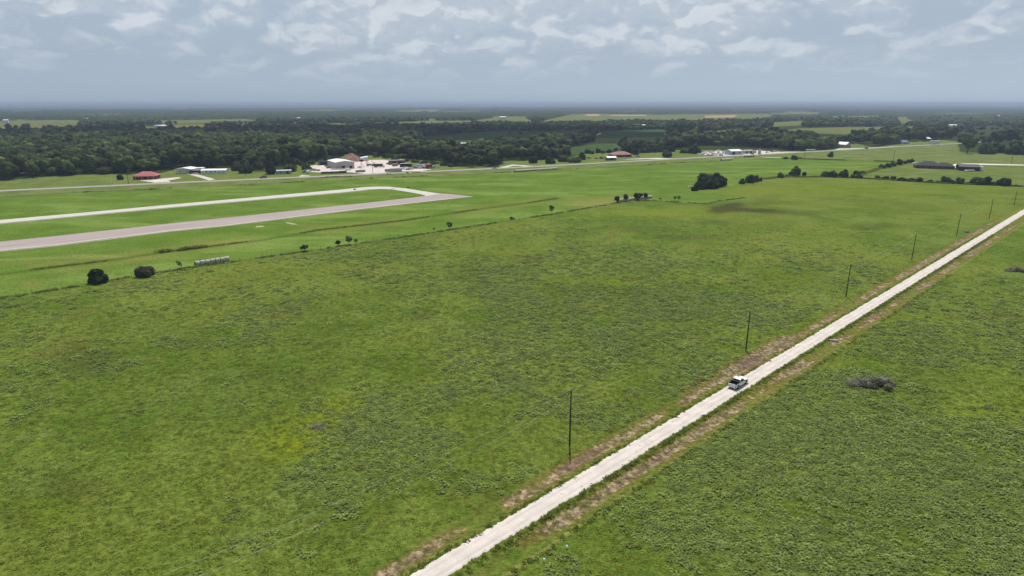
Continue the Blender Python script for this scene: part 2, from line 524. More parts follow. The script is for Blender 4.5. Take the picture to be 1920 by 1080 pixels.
# dead / dark weed patches in pasture and airport ground
def blob(cx, cy, rx, ry, k=1.0):
    return k * np.exp(-(((px2 - cx) / rx) ** 2 + ((py2 - cy) / ry) ** 2) ** 1.5) * fwd
dk = (blob(1365, 391, 34, 7, 1.2) + blob(1412, 394, 36, 3.2, 1.1) + blob(1380, 383, 26, 3, .9)) * smooth(fbm(GX, GY, 12, 3, 71), .15, .4) + blob(1345, 396, 20, 6, .5) + blob(1440, 397, 40, 4, .6)
for q in ((170, 680, 60, 26, .45), (135, 920, 50, 26, .4), (700, 455, 60, 5, .2), (1290, 360, 12, 6, .7), (1640, 425, 60, 6, .35), (1450, 380, 60, 4, .3), (1120, 545, 90, 10, .3),
          (980, 485, 50, 7, .35), (1180, 430, 70, 6, .25), (1500, 400, 60, 6, .3), (880, 510, 50, 8, .3), (1290, 445, 60, 5, .3), (30, 960, 40, 22, .3), (560, 710, 80, 20, .2),
          (1340, 415, 40, 5, .3), (1720, 470, 50, 10, .2), (1690, 700, 60, 12, .15)):
    dk = dk + blob(*q) * 1.3
B[:, 3] = np.clip(dk, 0, 1)
Cc[:, 0] = np.clip(blob(590, 815, 90, 50, .9) + blob(650, 770, 60, 40, .6) + blob(1200, 525, 140, 14, .5) + blob(1890, 790, 120, 80, .55) + blob(1700, 640, 200, 50, .25) + blob(700, 850, 60, 20, .3)
                  + blob(90, 960, 70, 30, .4) + blob(1240, 400, 120, 8, .5) + blob(1600, 355, 300, 12, .45) + blob(520, 840, 50, 30, .5), 0, 1)
Cc[:, 1] = np.clip(np.exp(-(dit / 2.2) ** 2) + 0.8 * np.exp(-(vg / 2.5) ** 2) * (fbm(GX, GY, 25, 2, 3) > 0.5) + 0.55 * np.exp(-(fe / 1.4) ** 2), 0, 1)   # taller, darker growth
br = blob(1110, 380, 55, 9, .9) + blob(1170, 372, 50, 6, .6) + blob(430, 385 + 70, 70, 5, .5) + blob(40, 470 + 20, 80, 6, .4) + blob(560, 421, 30, 4, .5) + blob(140, 345 + 30, 70, 3, .3) + blob(700, 437, 20, 2, .4) + blob(60, 533, 30, 8, .5)
br = br + 0.6 * np.exp(-((dit - 7) / 5) ** 2) * smooth(fbm(GX, GY, 40, 2, 13), 0.40, 0.62) * fwd + blob(240, 482, 160, 9, .3)
Cc[:, 2] = np.clip(br, 0, 1)                       # thin straw coloured, brownish grass
Cc[:, 3] = np.exp(-((t_ - 6.9) / 0.55) ** 2) * 0.7 + np.exp(-((t_ - 2.9) / .9) ** 2) * 0.25 + np.exp(-((t_ + 2.9) / .7) ** 2) * 0.45   # trodden straw edge of the mown shoulder

gm = np_mesh("ground", np.stack([GX, GY, GZ], 1), quads, np.full(len(quads), 4), [], smooth_=True)
for nm, arr in (("zone_a", A), ("zone_b", B), ("zone_c", Cc)):
    at = gm.attributes.new(nm, 'FLOAT_COLOR', 'POINT'); at.data.foreach_set('color', arr.ravel())

m, n, bs = principled("grassland", 1.0, 0.0)
geo = n.n('ShaderNodeNewGeometry'); pos = geo.outputs['Position']
def attr(nm):
    q = n.n('ShaderNodeAttribute', attribute_name=nm)
    sp = n.n('ShaderNodeSeparateColor'); n.put(sp.inputs[0], q.outputs['Color'])
    return sp.outputs[0], sp.outputs[1], sp.outputs[2], q.outputs['Alpha']
aL, aV, aS, aF = attr("zone_a"); bP, bT, bD, bW = attr("zone_b"); cY, cD, cB, cE = attr("zone_c")
huge = n.noise(pos, 0.012, 4, 0.55); large = n.noise(pos, 0.05, 5, 0.6, 0.4); mid = n.noise(pos, 0.22, 5, 0.62, 0.3)
tuft = n.noise(pos, 1.1, 5, 0.65); blade = n.noise(pos, 4.5, 4, 0.7)
weedp = n.noise(n.vadd(pos, (40, 90, 0)), 0.045, 5, 0.65, 0.6)
pas = n.mix(n.ramp(large, 0.38, 0.62), (0.068, 0.118, 0.022), (0.108, 0.158, 0.038))
pas = n.mix(n.ramp(huge, 0.44, 0.58, 0, 0.6), pas, (0.126, 0.160, 0.040))
pas = n.mix(n.ramp(n.noise(n.vadd(pos, (500, 20, 0)), 0.016, 4, 0.55), 0.50, 0.60, 0, 0.5), pas, (0.058, 0.108, 0.018))
pas = n.mix(n.ramp(n.noise(n.vadd(pos, (50, 720, 0)), 0.035, 4, 0.6), 0.58, 0.70, 0, 0.5), pas, (0.115, 0.105, 0.040))
pas = n.mix(n.ramp(mid, 0.45, 0.7, 0, 0.45), pas, (0.125, 0.155, 0.045))
pas = n.mix(n.ramp(mid, 0.46, 0.30, 0, 0.50), pas, (0.050, 0.082, 0.014))
pas = n.mix(n.ramp(weedp, 0.52, 0.66, 0, 0.35), pas, (0.120, 0.165, 0.068))
pas = n.mix(n.math('MULTIPLY', cY, 0.75), pas, (0.130, 0.175, 0.012))
pas = n.mix(n.math('MULTIPLY', bW, 0.9), pas, n.mix(tuft, (0.034, 0.036, 0.018), (0.062, 0.064, 0.028)))
lush = n.mix(n.ramp(large, 0.35, 0.65), (0.066, 0.120, 0.022), (0.090, 0.148, 0.034))
lush = n.mix(n.ramp(n.noise(n.vscale(pos, (0.6, 1.6, 1)), 0.022, 5, 0.6, 0.5), 0.48, 0.64, 0, 0.7), lush, (0.140, 0.205, 0.070))
lush = n.mix(n.ramp(mid, 0.55, 0.3, 0, 0.45), lush, (0.060, 0.120, 0.016))
lush = n.mix(n.ramp(n.noise(pos, 0.03, 4, 0.6), 0.56, 0.70, 0, 0.4), lush, (0.115, 0.155, 0.045))
col = n.mix(n.ramp(n.math('ADD', aL, n.math('MULTIPLY', n.math('SUBTRACT', tuft, 0.5), 0.5)), 0.35, 0.65), pas, lush)
olive = n.mix(n.ramp(large, 0.35, 0.65), (0.088, 0.130, 0.046), (0.135, 0.165, 0.078))
olive = n.mix(n.ramp(mid, 0.5, 0.7, 0, 0.4), olive, (0.075, 0.105, 0.030))
col = n.mix(aV, col, olive)
straw = n.mix(mid, (0.150, 0.150, 0.055), (0.190, 0.150, 0.085))
col = n.mix(n.math('MULTIPLY', cB, 0.55), col, straw)
col = n.mix(n.math('MULTIPLY', cD, 0.75), col, (0.045, 0.075, 0.016))
col = n.mix(n.math('MULTIPLY', n.ramp(n.math('ADD', cE, n.math('MULTIPLY', n.math('SUBTRACT', tuft, 0.5), 0.9)), 0.25, 0.75), 0.65), col, (0.200, 0.190, 0.085))
soilc = n.mix(n.ramp(tuft, 0.3, 0.7), (0.170, 0.128, 0.078), (0.400, 0.330, 0.235))
soilc = n.mix(n.ramp(blade, 0.52, 0.66, 0, 0.7), soilc, (0.095, 0.070, 0.062))
soilc = n.mix(n.ramp(n.noise(n.vadd(pos, (9, 9, 0)), 0.45, 4, 0.6), 0.47, 0.58, 0, 0.8), soilc, (0.125, 0.130, 0.045))
soilc = n.mix(n.ramp(n.noise(n.vadd(pos, (70, 9, 0)), 0.09, 3, 0.6), 0.50, 0.62, 0, 0.6), soilc, (0.170, 0.110, 0.090))
brk = n.math('ADD', aS, n.math('ADD', n.math('MULTIPLY', n.math('SUBTRACT', tuft, 0.5), 1.3), n.math('MULTIPLY', n.math('SUBTRACT', blade, 0.5), 0.6)))
olives = n.mix(tuft, (0.115, 0.115, 0.036), (0.180, 0.150, 0.065))
col = n.mix(n.ramp(aS, 0.04, 0.35, 0, 0.85), col, olives)
col = n.mix(n.ramp(brk, 0.38, 0.72), col, soilc)
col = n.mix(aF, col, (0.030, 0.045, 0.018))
farf = n.mix(n.noise(pos, 0.006, 3, 0.5), (0.085, 0.112, 0.045), (0.135, 0.150, 0.072))
farf = n.mix(n.ramp(n.noise(pos, 0.06, 3, 0.6), 0.58, 0.64, 0, 0.5), farf, (0.05, 0.07, 0.03))
col = n.mix(bP, col, farf)
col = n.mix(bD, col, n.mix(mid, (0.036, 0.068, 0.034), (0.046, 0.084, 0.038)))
col = n.mix(bT, col, (0.330, 0.235, 0.165))
# fine grain of blades and tufts
g1 = n.math('ADD', n.math('MULTIPLY', tuft, 0.75), n.math('MULTIPLY', blade, 0.25))
col = n.mix(1.0, col, n.mix(n.ramp(g1, 0.30, 0.70), (0.60, 0.61, 0.58), (1.38, 1.38, 1.34)), 'MULTIPLY')
sat = n.n('ShaderNodeMix', data_type='RGBA', blend_type='MULTIPLY'); sat.inputs[0].default_value = 1.0; n.put(sat.inputs[6], col); n.put(sat.inputs[7], n.mix(aS, (1.16, 1.09, 0.78), (0.86, 0.82, 0.80)))
n.put(bs.inputs['Base Color'], sat.outputs[2])
clod = n.noise(n.vadd(pos, (13, 31, 0)), 0.55, 5, 0.62, 0.4)
hgt = n.math('ADD', n.math('MULTIPLY', clod, 1.15), n.math('ADD', n.math('MULTIPLY', tuft, 0.45), n.math('MULTIPLY', blade, 0.16)))
rough_zone = n.math('SUBTRACT', 1.0, n.math('MULTIPLY', aL, 0.65))
bp = n.n('ShaderNodeBump'); bp.inputs['Distance'].default_value = 1.0
n.put(bp.inputs['Strength'], n.math('MULTIPLY', rough_zone, 0.9)); n.put(bp.inputs['Height'], hgt); n.put(bs.inputs['Normal'], bp.outputs[0])
gm.materials.append(m)
ground = bpy.data.objects.new("ground", gm); COL.objects.link(ground)
setprops(ground, kind='structure')
GRASSMAT = m

# ------------------------------------------------------------------ roads
def surface(name, c1, c2, sc1=0.8, speck=None, stretch=None, rough=0.9, dark=None, ruts=False):
    m, n, b = principled(name, rough, 0.15)
    g = n.n('ShaderNodeNewGeometry')
    v = g.outputs['Position']
    if stretch:
        mp = n.n('ShaderNodeMapping'); mp.inputs['Rotation'].default_value = (0, 0, -stretch); n.put(mp.inputs[0], v)
        v = n.vscale(mp.outputs[0], (0.06, 1.0, 1.0))
    c = n.mix(n.ramp(n.noise(v, sc1, 6, 0.65), 0.32, 0.68), c1, c2)
    fine = n.noise(g.outputs['Position'], 6.0, 4, 0.7)
    c = n.mix(1.0, c, n.mix(fine, (0.86, 0.86, 0.86), (1.12, 1.12, 1.12)), 'MULTIPLY')
    if ruts:
        dt = n.n('ShaderNodeVectorMath', operation='DOT_PRODUCT'); n.put(dt.inputs[0], n.vadd(g.outputs['Position'], (-O0[0], -O0[1], 0.0))); dt.inputs[1].default_value = (NN[0], NN[1], 0)
        ab = n.math('ABSOLUTE', n.math('SUBTRACT', n.math('ABSOLUTE', n.math('ADD', dt.outputs['Value'], 0.15)), 0.78))
        c = n.mix(n.math('MULTIPLY', n.ramp(ab, 0.42, 0.12), n.ramp(n.noise(g.outputs['Position'], 0.3, 4, 0.6), 0.3, 0.6, 0.1, 0.55)), c, [q * 0.80 for q in c1])
    if dark:
        c = n.mix(n.ramp(n.noise(g.outputs['Position'], 0.12, 5, 0.6), 0.55, 0.72, 0, 0.5), c, dark)
    if speck:
        vo = n.n('ShaderNodeTexVoronoi', feature='F1'); n.put(vo.inputs['Vector'], g.outputs['Position']); vo.inputs['Scale'].default_value = 0.75
        vo.inputs['Randomness'].default_value = 1.0
        sel = n.ramp(n.noise(g.outputs['Position'], 0.25, 2, 0.5), 0.50, 0.56)
        dd = n.math('ADD', vo.outputs['Distance'], n.math('MULTIPLY', fine, 0.12))
        c = n.mix(n.math('MULTIPLY', n.ramp(dd, 0.24, 0.15), n.math('MULTIPLY', sel, 0.8)), c, speck)
    n.put(b.inputs['Base Color'], c)
    bp = n.n('ShaderNodeBump'); bp.inputs['Strength'].default_value = 0.35; bp.inputs['Distance'].default_value = 0.05
    n.put(bp.inputs['Height'], fine); n.put(b.inputs['Normal'], bp.outputs[0])
    return m


def strip(name, centre, half, z, m, step=2.0, jag=0.0, zfun=None):
    """road ribbon along world points; half may be a number or a pair (left, right)"""
    pts = [centre[0]]
    for p, q in zip(centre[:-1], centre[1:]):
        k = max(1, int((q - p).length / step))
        for i in range(1, k + 1): pts.append(p.lerp(q, i / k))
    hl, hr = (half, half) if not isinstance(half, tuple) else half
    V = []; F = []
    for i, p in enumerate(pts):
        d_ = (pts[min(i + 1, len(pts) - 1)] - pts[max(i - 1, 0)]).normalized(); nn_ = Vector((d_.y, -d_.x, 0))
        jl = random.uniform(-jag, jag) * 1.1 + jag * 1.0 * mnoise.noise(p * 0.08); jr = random.uniform(-jag, jag) * 1.1 + jag * 1.0 * mnoise.noise(p * 0.08 + Vector((50, 0, 0)))
        prof = ((-hl - jl - 0.25, -0.10), (-hl - jl, 0.0), (0, 0.05), (hr + jr, 0.0), (hr + jr + 0.25, -0.10)) if jag else ((-hl, 0), (0, 0.0), (hr, 0))
        for o_, zz in prof:
            q = p + nn_ * o_; V.append((q.x, q.y, z + zz + (hills(np.array([q.x]), np.array([q.y]))[0])))
    k = 5 if jag else 3
    for i in range(len(pts) - 1):
        for j in range(k - 1):
            F.append((i * k + j, i * k + j + 1, (i + 1) * k + j + 1, (i + 1) * k + j))
    me = bpy.data.meshes.new(name); me.from_pydata(V, [], F); me.materials.append(m)
    bm = bmesh.new(); bm.from_mesh(me)
    for f in bm.faces:
        if f.normal.z < 0: f.normal_flip()
    bm.to_mesh(me); bm.free()
    o = bpy.data.objects.new(name, me); COL.objects.link(o)
    return setprops(o, kind='structure')


caliche = surface("caliche_gravel", (0.465, 0.422, 0.378), (0.56, 0.512, 0.462), 0.35, speck=(0.24, 0.19, 0.165), ruts=True)
strip("gravel_road", [rd(-60, -0.25), rd(150, -0.15), rd(460, 0.0), rd(1200, 0)], (1.55, 1.55), 0.09, caliche, step=0.45, jag=0.16)

asph = surface("old_asphalt", (0.23, 0.24, 0.205), (0.28, 0.28, 0.245), 0.3, stretch=HWY_ANG)
strip("highway", [P(a_, b_) for a_, b_ in HWY], 5.2, 0.10, asph, step=30)
paint = mat("worn_road_paint", (0.62, 0.60, 0.50), var=0.2)
ypaint = mat("worn_yellow_paint", (0.50, 0.36, 0.06), var=0.2)
hw = [P(a_, b_) for a_, b_ in HWY]
def offset_line(pts, o_):
    out = []
    for i, p in enumerate(pts):
        d_ = (pts[min(i + 1, len(pts) - 1)] - pts[max(i - 1, 0)]).normalized(); out.append(p + Vector((d_.y, -d_.x, 0)) * o_)
    return out
for o_, pm, hwd in ((-3.7, paint, .07), (3.7, paint, .07), (-.12, ypaint, .05), (.12, ypaint, .05)):
    strip("road_marking", offset_line(hw, o_), hwd, 0.112, pm, step=60)

rwm = surface("runway_asphalt", (0.265, 0.218, 0.207), (0.345, 0.290, 0.277), 0.5, stretch=math.radians(37), dark=(0.24, 0.205, 0.205))
concm = surface("taxiway_concrete", (0.41, 0.40, 0.355), (0.48, 0.47, 0.42), 0.2)
RT = [(-250, 478), (0, 453.2), (85, 445), (160, 436.5), (320, 419), (480, 402.5), (640, 385.3), (700, 379), (795, 368), (818, 362), (840, 363.5), (865, 366), (887, 368.3)]
RB = [(887, 368.8), (850, 372.5), (735, 385), (620, 398.5), (500, 413.5), (420, 423.5), (320, 433.3), (200, 448), (100, 460.5), (0, 470), (-250, 500)]
flat_sheet("runway", RT + RB, 0.05, rwm, jag=0.25, step=12)
flat_sheet("runway_edge_strip", RB[1:-1] + [(x_, y_ - (1.3 + (1080 - y_) * 0) * (0.6 + (y_ - 368) / 110)) for x_, y_ in RB[-2:0:-1]], 0.062, surface("pale_edge_concrete", (0.36, 0.35, 0.29), (0.42, 0.41, 0.35), 0.3))
shm = surface("weathered_runway_edge", (0.20, 0.19, 0.13), (0.26, 0.24, 0.17), 0.3)
TXT = [(-250, 429), (0, 412.6), (150, 399.4), (320, 383.8), (480, 369.7), (640, 355.5), (685, 350.8), (705, 349.9), (730, 350.2), (762, 353.5), (790, 358), (825, 363.2)]
TXB = [(800, 367.6), (790, 364.5), (762, 359.5), (735, 355.3), (715, 354.6), (690, 355.6), (640, 361), (480, 374.8), (320, 388.9), (150, 404.8), (0, 419), (-250, 436)]
flat_sheet("taxiway", TXT + TXB, 0.075, concm)
for p0, p1 in (((733, 355.0), (745, 351.8)),):
    a_, b_ = P(*p0), P(*p1)
    strip("taxiway_joint", [a_, b_], 0.5, 0.085, mat("tar_joint", (0.16, 0.15, 0.14)))
flat_sheet("taxiway_shoulder", [(-250, 423), (0, 419.3), (150, 405.1), (320, 389.2), (480, 375.1), (640, 361.3), (690, 355.9), (690, 357), (640, 362.2), (480, 376.2), (320, 390.4), (150, 406.4), (0, 420.8), (-250, 425)], 0.03, shm)
flat_sheet("runway_shoulder", RB[1:] + [(-250, 503), (0, 472.5), (100, 462.8), (200, 450), (320, 435), (420, 425), (500, 414.8), (620, 399.6), (735, 385.8)], 0.03, shm, jag=0.4, step=10)

# ------------------------------------------------------------------ leaves, crowns
def leaf_shell(centres, radii, n_leaf, size, seed, zmin=None, squash=1.0, droop=0.0):
    """leaf clump quads spread over a set of overlapping lobes"""
    r = np.random.default_rng(seed)
    centres = np.array(centres, float); radii = np.array(radii, float)
    k = r.choice(len(radii), n_leaf, p=radii ** 2 / (radii ** 2).sum())
    d_ = r.normal(size=(n_leaf, 3)); d_[:, 2] = d_[:, 2] * 0.9 + 0.25; d_ /= np.linalg.norm(d_, axis=1)[:, None]
    rad = radii[k] * (0.80 + 0.26 * r.random(n_leaf))
    p = centres[k] + d_ * rad[:, None] * np.array([1, 1, squash])
    # drop leaves lying deep inside another lobe
    keep = np.ones(n_leaf, bool)
    for i in range(len(radii)):
        dd = np.linalg.norm((p - centres[i]) / np.array([1, 1, squash]), axis=1)
        keep &= ~((dd < radii[i] * 0.72) & (k != i))
    if zmin is not None: keep &= p[:, 2] > zmin
    p = p[keep]; d_ = d_[keep]; m_ = len(p)
    nn_ = d_ + np.array([0, 0, .15]) + r.normal(size=(m_, 3)) * 0.32; nn_ /= np.linalg.norm(nn_, axis=1)[:, None]
    u = np.cross(nn_, r.normal(size=(m_, 3))); u /= np.linalg.norm(u, axis=1)[:, None]
    v = np.cross(nn_, u)
    s1 = size * (0.6 + 0.8 * r.random(m_))[:, None]; s2 = size * (0.5 + 0.6 * r.random(m_))[:, None]
    bend = nn_ * size * 0.25
    q = np.stack([p - u * s1 - bend, p - v * s2 + bend * .3, p + u * s1 - bend, p + v * s2 + bend * .3], 1).reshape(-1, 3)
    return q, np.arange(4 * m_).reshape(-1, 4)


def ico_core(centres, radii, f=0.80, squash=1.0, seed=0):
    V = []; F = []; base = 0
    r = random.Random(seed)
    for c_, ra in zip(centres, radii):
        bm = bmesh.new(); bmesh.ops.create_icosphere(bm, subdivisions=2, radius=ra * f)
        o_ = r.random() * 50
        for v in bm.verts:
            k = 1 + 0.28 * mnoise.noise(v.co * (2.2 / ra) + Vector((o_, 0, 0)))
            V.append((v.co.x * k + c_[0], v.co.y * k + c_[1], v.co.z * k * squash + c_[2]))
        for f_ in bm.faces: F.append([base + q.index for q in f_.verts])
        base = len(V); bm.free()
    return np.array(V), np.array(F)


def lobes(w_, h, n_, seed, trunk=0.18, style='round'):
    """crown of width w_, total height h"""
    r = random.Random(seed); cs = []; rs = []
    cz = h * (trunk + (1 - trunk) * 0.5); rz_ = h * (1 - trunk) * 0.5; rx = w_ * 0.5
    if style == 'conifer':
        for i in range(n_):
            f = (i + 0.5) / n_; rad = rx * (1 - f * 0.85) * 0.75
            an = r.random() * 6.28
            cs.append((math.cos(an) * rx * 0.22 * (1 - f), math.sin(an) * rx * 0.22 * (1 - f), h * (trunk + (1 - trunk) * f * 0.93))); rs.append(max(rad, rx * 0.16))
        return cs, rs
    if style == 'bush':
        for i in range(n_):
            an = i * 2.4 + r.random(); q = 0.72 * math.sqrt(r.random()); top = h * (1.0 - 0.75 * q * q) * r.uniform(.62, 1.0)
            rad = min(rx * r.uniform(.30, .46), top * .55); cs.append((math.cos(an) * q * rx, math.sin(an) * q * rx, max(rad * .7, top - rad))); rs.append(rad)
            if top > rad * 2.2: cs.append((math.cos(an) * q * rx * 1.05, math.sin(an) * q * rx * 1.05, rad * .8)); rs.append(rad * 1.05)
        cs.append((0, 0, h * .38)); rs.append(min(rx * .6, h * .42))
        return cs, rs
    for i in range(n_):
        an = i * 2.4 + r.random(); f = r.random()
        q = 0.62 * math.sqrt(f)
        zz = r.uniform(-0.55, 0.62) * (1 - 0.5 * q)
        rad = r.uniform(0.30, 0.48) * min(rx, rz_) * (1.15 if style == 'round' else 1.0)
        cs.append((math.cos(an) * q * rx, math.sin(an) * q * rx, cz + zz * rz_)); rs.append(rad)
    cs.append((0, 0, cz)); rs.append(min(rx, rz_) * 0.72)
    return cs, rs


def crown_arrays(w_, h, nl, nleaf, size, seed, trunk=0.18, style='round', core=True):
    cs, rs = lobes(w_, h, nl, seed, trunk, style)
    q, f = leaf_shell(cs, rs, nleaf, size, seed + 5, zmin=h * trunk * 0.6)
    V = q; loops = list(f.ravel()); counts = [4] * len(f)
    if core:
        cvv, cf = ico_core(cs, rs, 0.92 if style == 'wood' else 0.80, 1.0, seed)
        loops += list((cf + len(V)).ravel()); counts += [3] * len(cf); V = np.vstack([V, cvv])
    return V, loops, counts


bark = mat("bark", (0.085, 0.068, 0.052), 0.9, 0.1, 0.3, 4.0)
F_OAK = foliage("oak_leaves", (0.034, 0.058, 0.018), (0.070, 0.104, 0.030), (0.070, 0.095, 0.034))
F_DARK = foliage("dark_leaves", (0.018, 0.033, 0.012), (0.040, 0.064, 0.021))
F_WOOD = foliage("woodland_leaves", (0.038, 0.066, 0.015), (0.082, 0.118, 0.026), (0.130, 0.160, 0.038), clump=0.45, world=0.010, rnd=.22, each=.5)
F_LIGHT = foliage("light_leaves", (0.055, 0.085, 0.022), (0.095, 0.135, 0.035))
F_GREY = foliage("dry_twiggy_leaves", (0.045, 0.050, 0.032), (0.085, 0.090, 0.055))
F_BRUSH = foliage("wilting_leaves", (0.105, 0.115, 0.070), (0.210, 0.210, 0.145))


def trunk_mb(h, r0, spread, seed, n_=4):
    r = random.Random(seed); mb = MB()
    a0 = Vector((0, 0, -0.1)); top = Vector((r.uniform(-.2, .2), r.uniform(-.2, .2), h * 0.42))
    mb.tube(a0, top, r0, r0 * 0.65, 8)
    for i in range(n_):
        an = i * 2 * PI / n_ + r.random(); e_ = top + Vector((math.cos(an) * spread * .55, math.sin(an) * spread * .55, h * r.uniform(.22, .38)))
        mb.tube(top - Vector((0, 0, h * .06)), e_, r0 * .5, r0 * .16, 6)
    mb.tube(top, top + Vector((0, 0, h * .35)), r0 * .6, r0 * .15, 6)
    return mb


def make_tree(name, label, cat, x, y, w_, h, style='round', fm=None, nleaf=900, size=0.55, seed=1, group=None, trunk=0.18, nl=8, core=True):
    z = gz(x, y)
    root = empty(name, (x, y, z), random.Random(seed).random() * 6, label, cat, group)
    V, lo, co = crown_arrays(w_, h, nl, nleaf, size, seed, trunk, style, core)
    me = np_mesh("crown", V, lo, co, [fm])
    o = bpy.data.objects.new("crown" if 'tree' in name or 'oak' in name else "foliage", me); COL.objects.link(o); o.parent = root
    trunk_mb(h, max(0.04, w_ * 0.028), w_ * 0.5, seed).build("trunk" if 'tree' in name or 'oak' in name else "stem", bark, root)
    return root


def tree_px(name, label, cat, x, yb, wpx, hpx, fm, seed, style=None, group=None, nleaf=900, trunk=0.14, nl=8, core=True, size=None):
    style = style or ('bush' if trunk < 0.1 else 'round')
    p = P(x, yb); k = mpp(x, yb)
    w_ = wpx * k * 1.1; h = hpx * k / math.cos(math.atan2(CAMH, p.length)) * 0.97
    p = p + Vector((p.x, p.y, 0)).normalized() * (w_ * 0.25)
    return make_tree(name, label, cat, p.x, p.y, w_, h, style, fm, nleaf, size or max(0.16, min(0.8, w_ * 0.07)), seed, group, trunk, nl, core)

# ---- trees and shrubs that stand alone or in short rows
T = tree_px
T("round_tree", "small round very dark evergreen tree on the pasture fence at far left", "tree", 183, 532, 33, 29, F_DARK, 3, nleaf=2200, trunk=0.05, nl=10)
T("shrub", "wide twiggy dark shrub on the fence right of the round dark tree", "shrub", 273, 519.5, 37, 24, F_GREY, 4, nleaf=2600, trunk=0.03, size=.2, nl=12)
T("sapling", "thin upright sapling on the fence left of the short row of hay bales", "sapling", 337, 504.5, 10, 18, F_OAK, 5, nleaf=260, core=False, nl=5)
T("shrub", "grey bare twiggy shrub on the fence halfway along the airfield edge", "shrub", 571, 472, 17, 14, F_GREY, 6, nleaf=700, core=False, nl=7, size=.22)
T("shrub", "low dark shrub on the fence, leftmost of three by the pasture corner", "shrub", 634, 461, 13, 11, F_DARK, 7, nleaf=500, core=False)
T("shrub", "tall spindly shrub on the fence, middle of three by the pasture corner", "shrub", 655, 460, 14, 20, F_GREY, 8, nleaf=450, core=False, nl=7, size=.25)
T("shrub", "narrow green shrub on the fence, rightmost of three by the pasture corner", "shrub", 668, 458, 9, 12, F_OAK, 9, nleaf=300, core=False)
T("shrub", "tiny seedling shrub on the fence left of the ragged dark one", "shrub", 814, 434, 4, 8, F_OAK, 10, nleaf=120, core=False, nl=4)
T("shrub", "ragged dark shrub on the fence below the runway tip", "shrub", 843, 430, 11, 15, F_DARK, 11, nleaf=420, core=False)
T("shrub", "low grey shrub flat against the fence near the middle of the picture", "shrub", 960, 412.5, 13, 6, F_GREY, 12, nleaf=300, core=False, nl=5)
T("young_tree", "lone upright young tree on the fence between pasture and brown grass", "tree", 1034, 402, 10, 19, F_DARK, 13, nleaf=500, core=False, trunk=.2)
T("shrub", "dark green shrub growing at the left end of the overgrown bale row", "shrub", 1156, 379.5, 12, 12, F_DARK, 14, nleaf=420)
T("shrub", "upright dark shrub in front of the overgrown bale row", "shrub", 1173, 378, 11, 15, F_DARK, 15, nleaf=420)
T("shrub", "broad dark shrub hiding the middle of the overgrown bale row", "shrub", 1195, 376, 22, 15, F_GREY, 16, nleaf=700)
T("shrub", "narrow dark shrub at the right of the overgrown bale row", "shrub", 1210, 374.5, 9, 15, F_DARK, 17, nleaf=360)
T("shrub", "tiny green shrub just right of the overgrown bale row", "shrub", 1238, 376, 6, 6, F_OAK, 18, nleaf=160, core=False, nl=4)
T("young_tree", "left one of two little green trees on the fence before the big grove", "tree", 1265, 379, 7, 13, F_OAK, 19, nleaf=300, core=False, trunk=.35, nl=5)
T("young_tree", "right one of two little green trees on the fence before the big grove", "tree", 1272, 379, 7, 12, F_OAK, 20, nleaf=300, core=False, trunk=.35, nl=5)
for i, (x, y, a_, b_, lab) in enumerate([
        (1326, 352, 38, 34, "tallest dark round tree of the big grove on the airfield edge"),
        (1343, 350, 34, 27, "right middle dark tree of the big grove on the airfield edge"),
        (1352, 348, 19, 19, "small outer right tree of the big grove on the airfield edge"),
        (1314, 355, 24, 19, "left lower tree of the big grove on the airfield edge"),
        (1303, 358, 13, 10, "short bushy tree at the bare left tip of the big grove"),
        (1330, 354, 30, 22, "broad front tree of the big grove on the airfield edge")]):
    T("grove_tree", lab, "tree", x, y, a_, b_, F_DARK, 30 + i, nleaf=1900, trunk=0.04, nl=11, group="trees of the big dark grove", size=0.75)
for i, (x, y, a_, b_, lab) in enumerate([
        (1391, 345, 11, 12, "small dark left tree of the clump behind the pasture"), (1405, 343, 19, 19, "largest tree of the clump behind the pasture"),
        (1417, 341.5, 13, 17, "upright right tree of the clump behind the pasture"), (1425, 340, 8, 10, "little rightmost tree of the clump behind the pasture"),
        (1463, 333.5, 12, 11, "round dark bush alone at the pasture's far edge"), (1476, 331, 7, 5, "low bush between the round bush and the upright tree"),
        (1490, 330.5, 20, 21, "upright bushy tree at the pasture's far edge"), (1508, 329.5, 9, 9, "small bush right of the upright bushy tree")]):
    T("bushy_tree", lab, "tree", x, y, a_, b_, F_DARK if i % 2 else F_OAK, 40 + i, nleaf=800, trunk=0.05, group="bushes along the far pasture edge")
HED = [(1547, 332, 16, 14), (1560, 332.5, 18, 15), (1581, 333, 19, 17), (1598, 334, 8, 9), (1610, 334.5, 12, 10), (1606, 327.5, 14, 9), (1618, 326, 11, 7), (1652, 316, 16, 8), (1664, 314, 12, 10), (1674, 312, 12, 11), (1686, 309.5, 14, 14),
       (1696, 307.5, 9, 7), (1703, 306, 9, 9), (1709, 304.5, 8, 9)]
nm_h = ["leftmost bush of the dark pair on the hedge corner", "second bush of the dark pair on the hedge corner", "tall dark bush right of the pair on the hedge corner", "narrow bush clinging to the tall dark bush", "low bush where the two hedge lines meet",
        "first bush of the slanting hedge from the corner", "second bush of the slanting hedge from the corner", "long low bush of the slanting hedge before the dark roofed house", "fourth bush of the slanting hedge", "fifth bush of the slanting hedge",
        "tallest bush of the slanting hedge", "low bush behind the tallest one of the slanting hedge", "last but one bush of the slanting hedge", "end bush of the slanting hedge nearest the house"]
for i, (q, l_) in enumerate(zip(HED, nm_h)):
    T("hedge_bush", l_, "bush", *q, F_DARK if i % 3 else F_OAK, 60 + i, nleaf=560, trunk=0.03, group="bushes of the hedge lines")
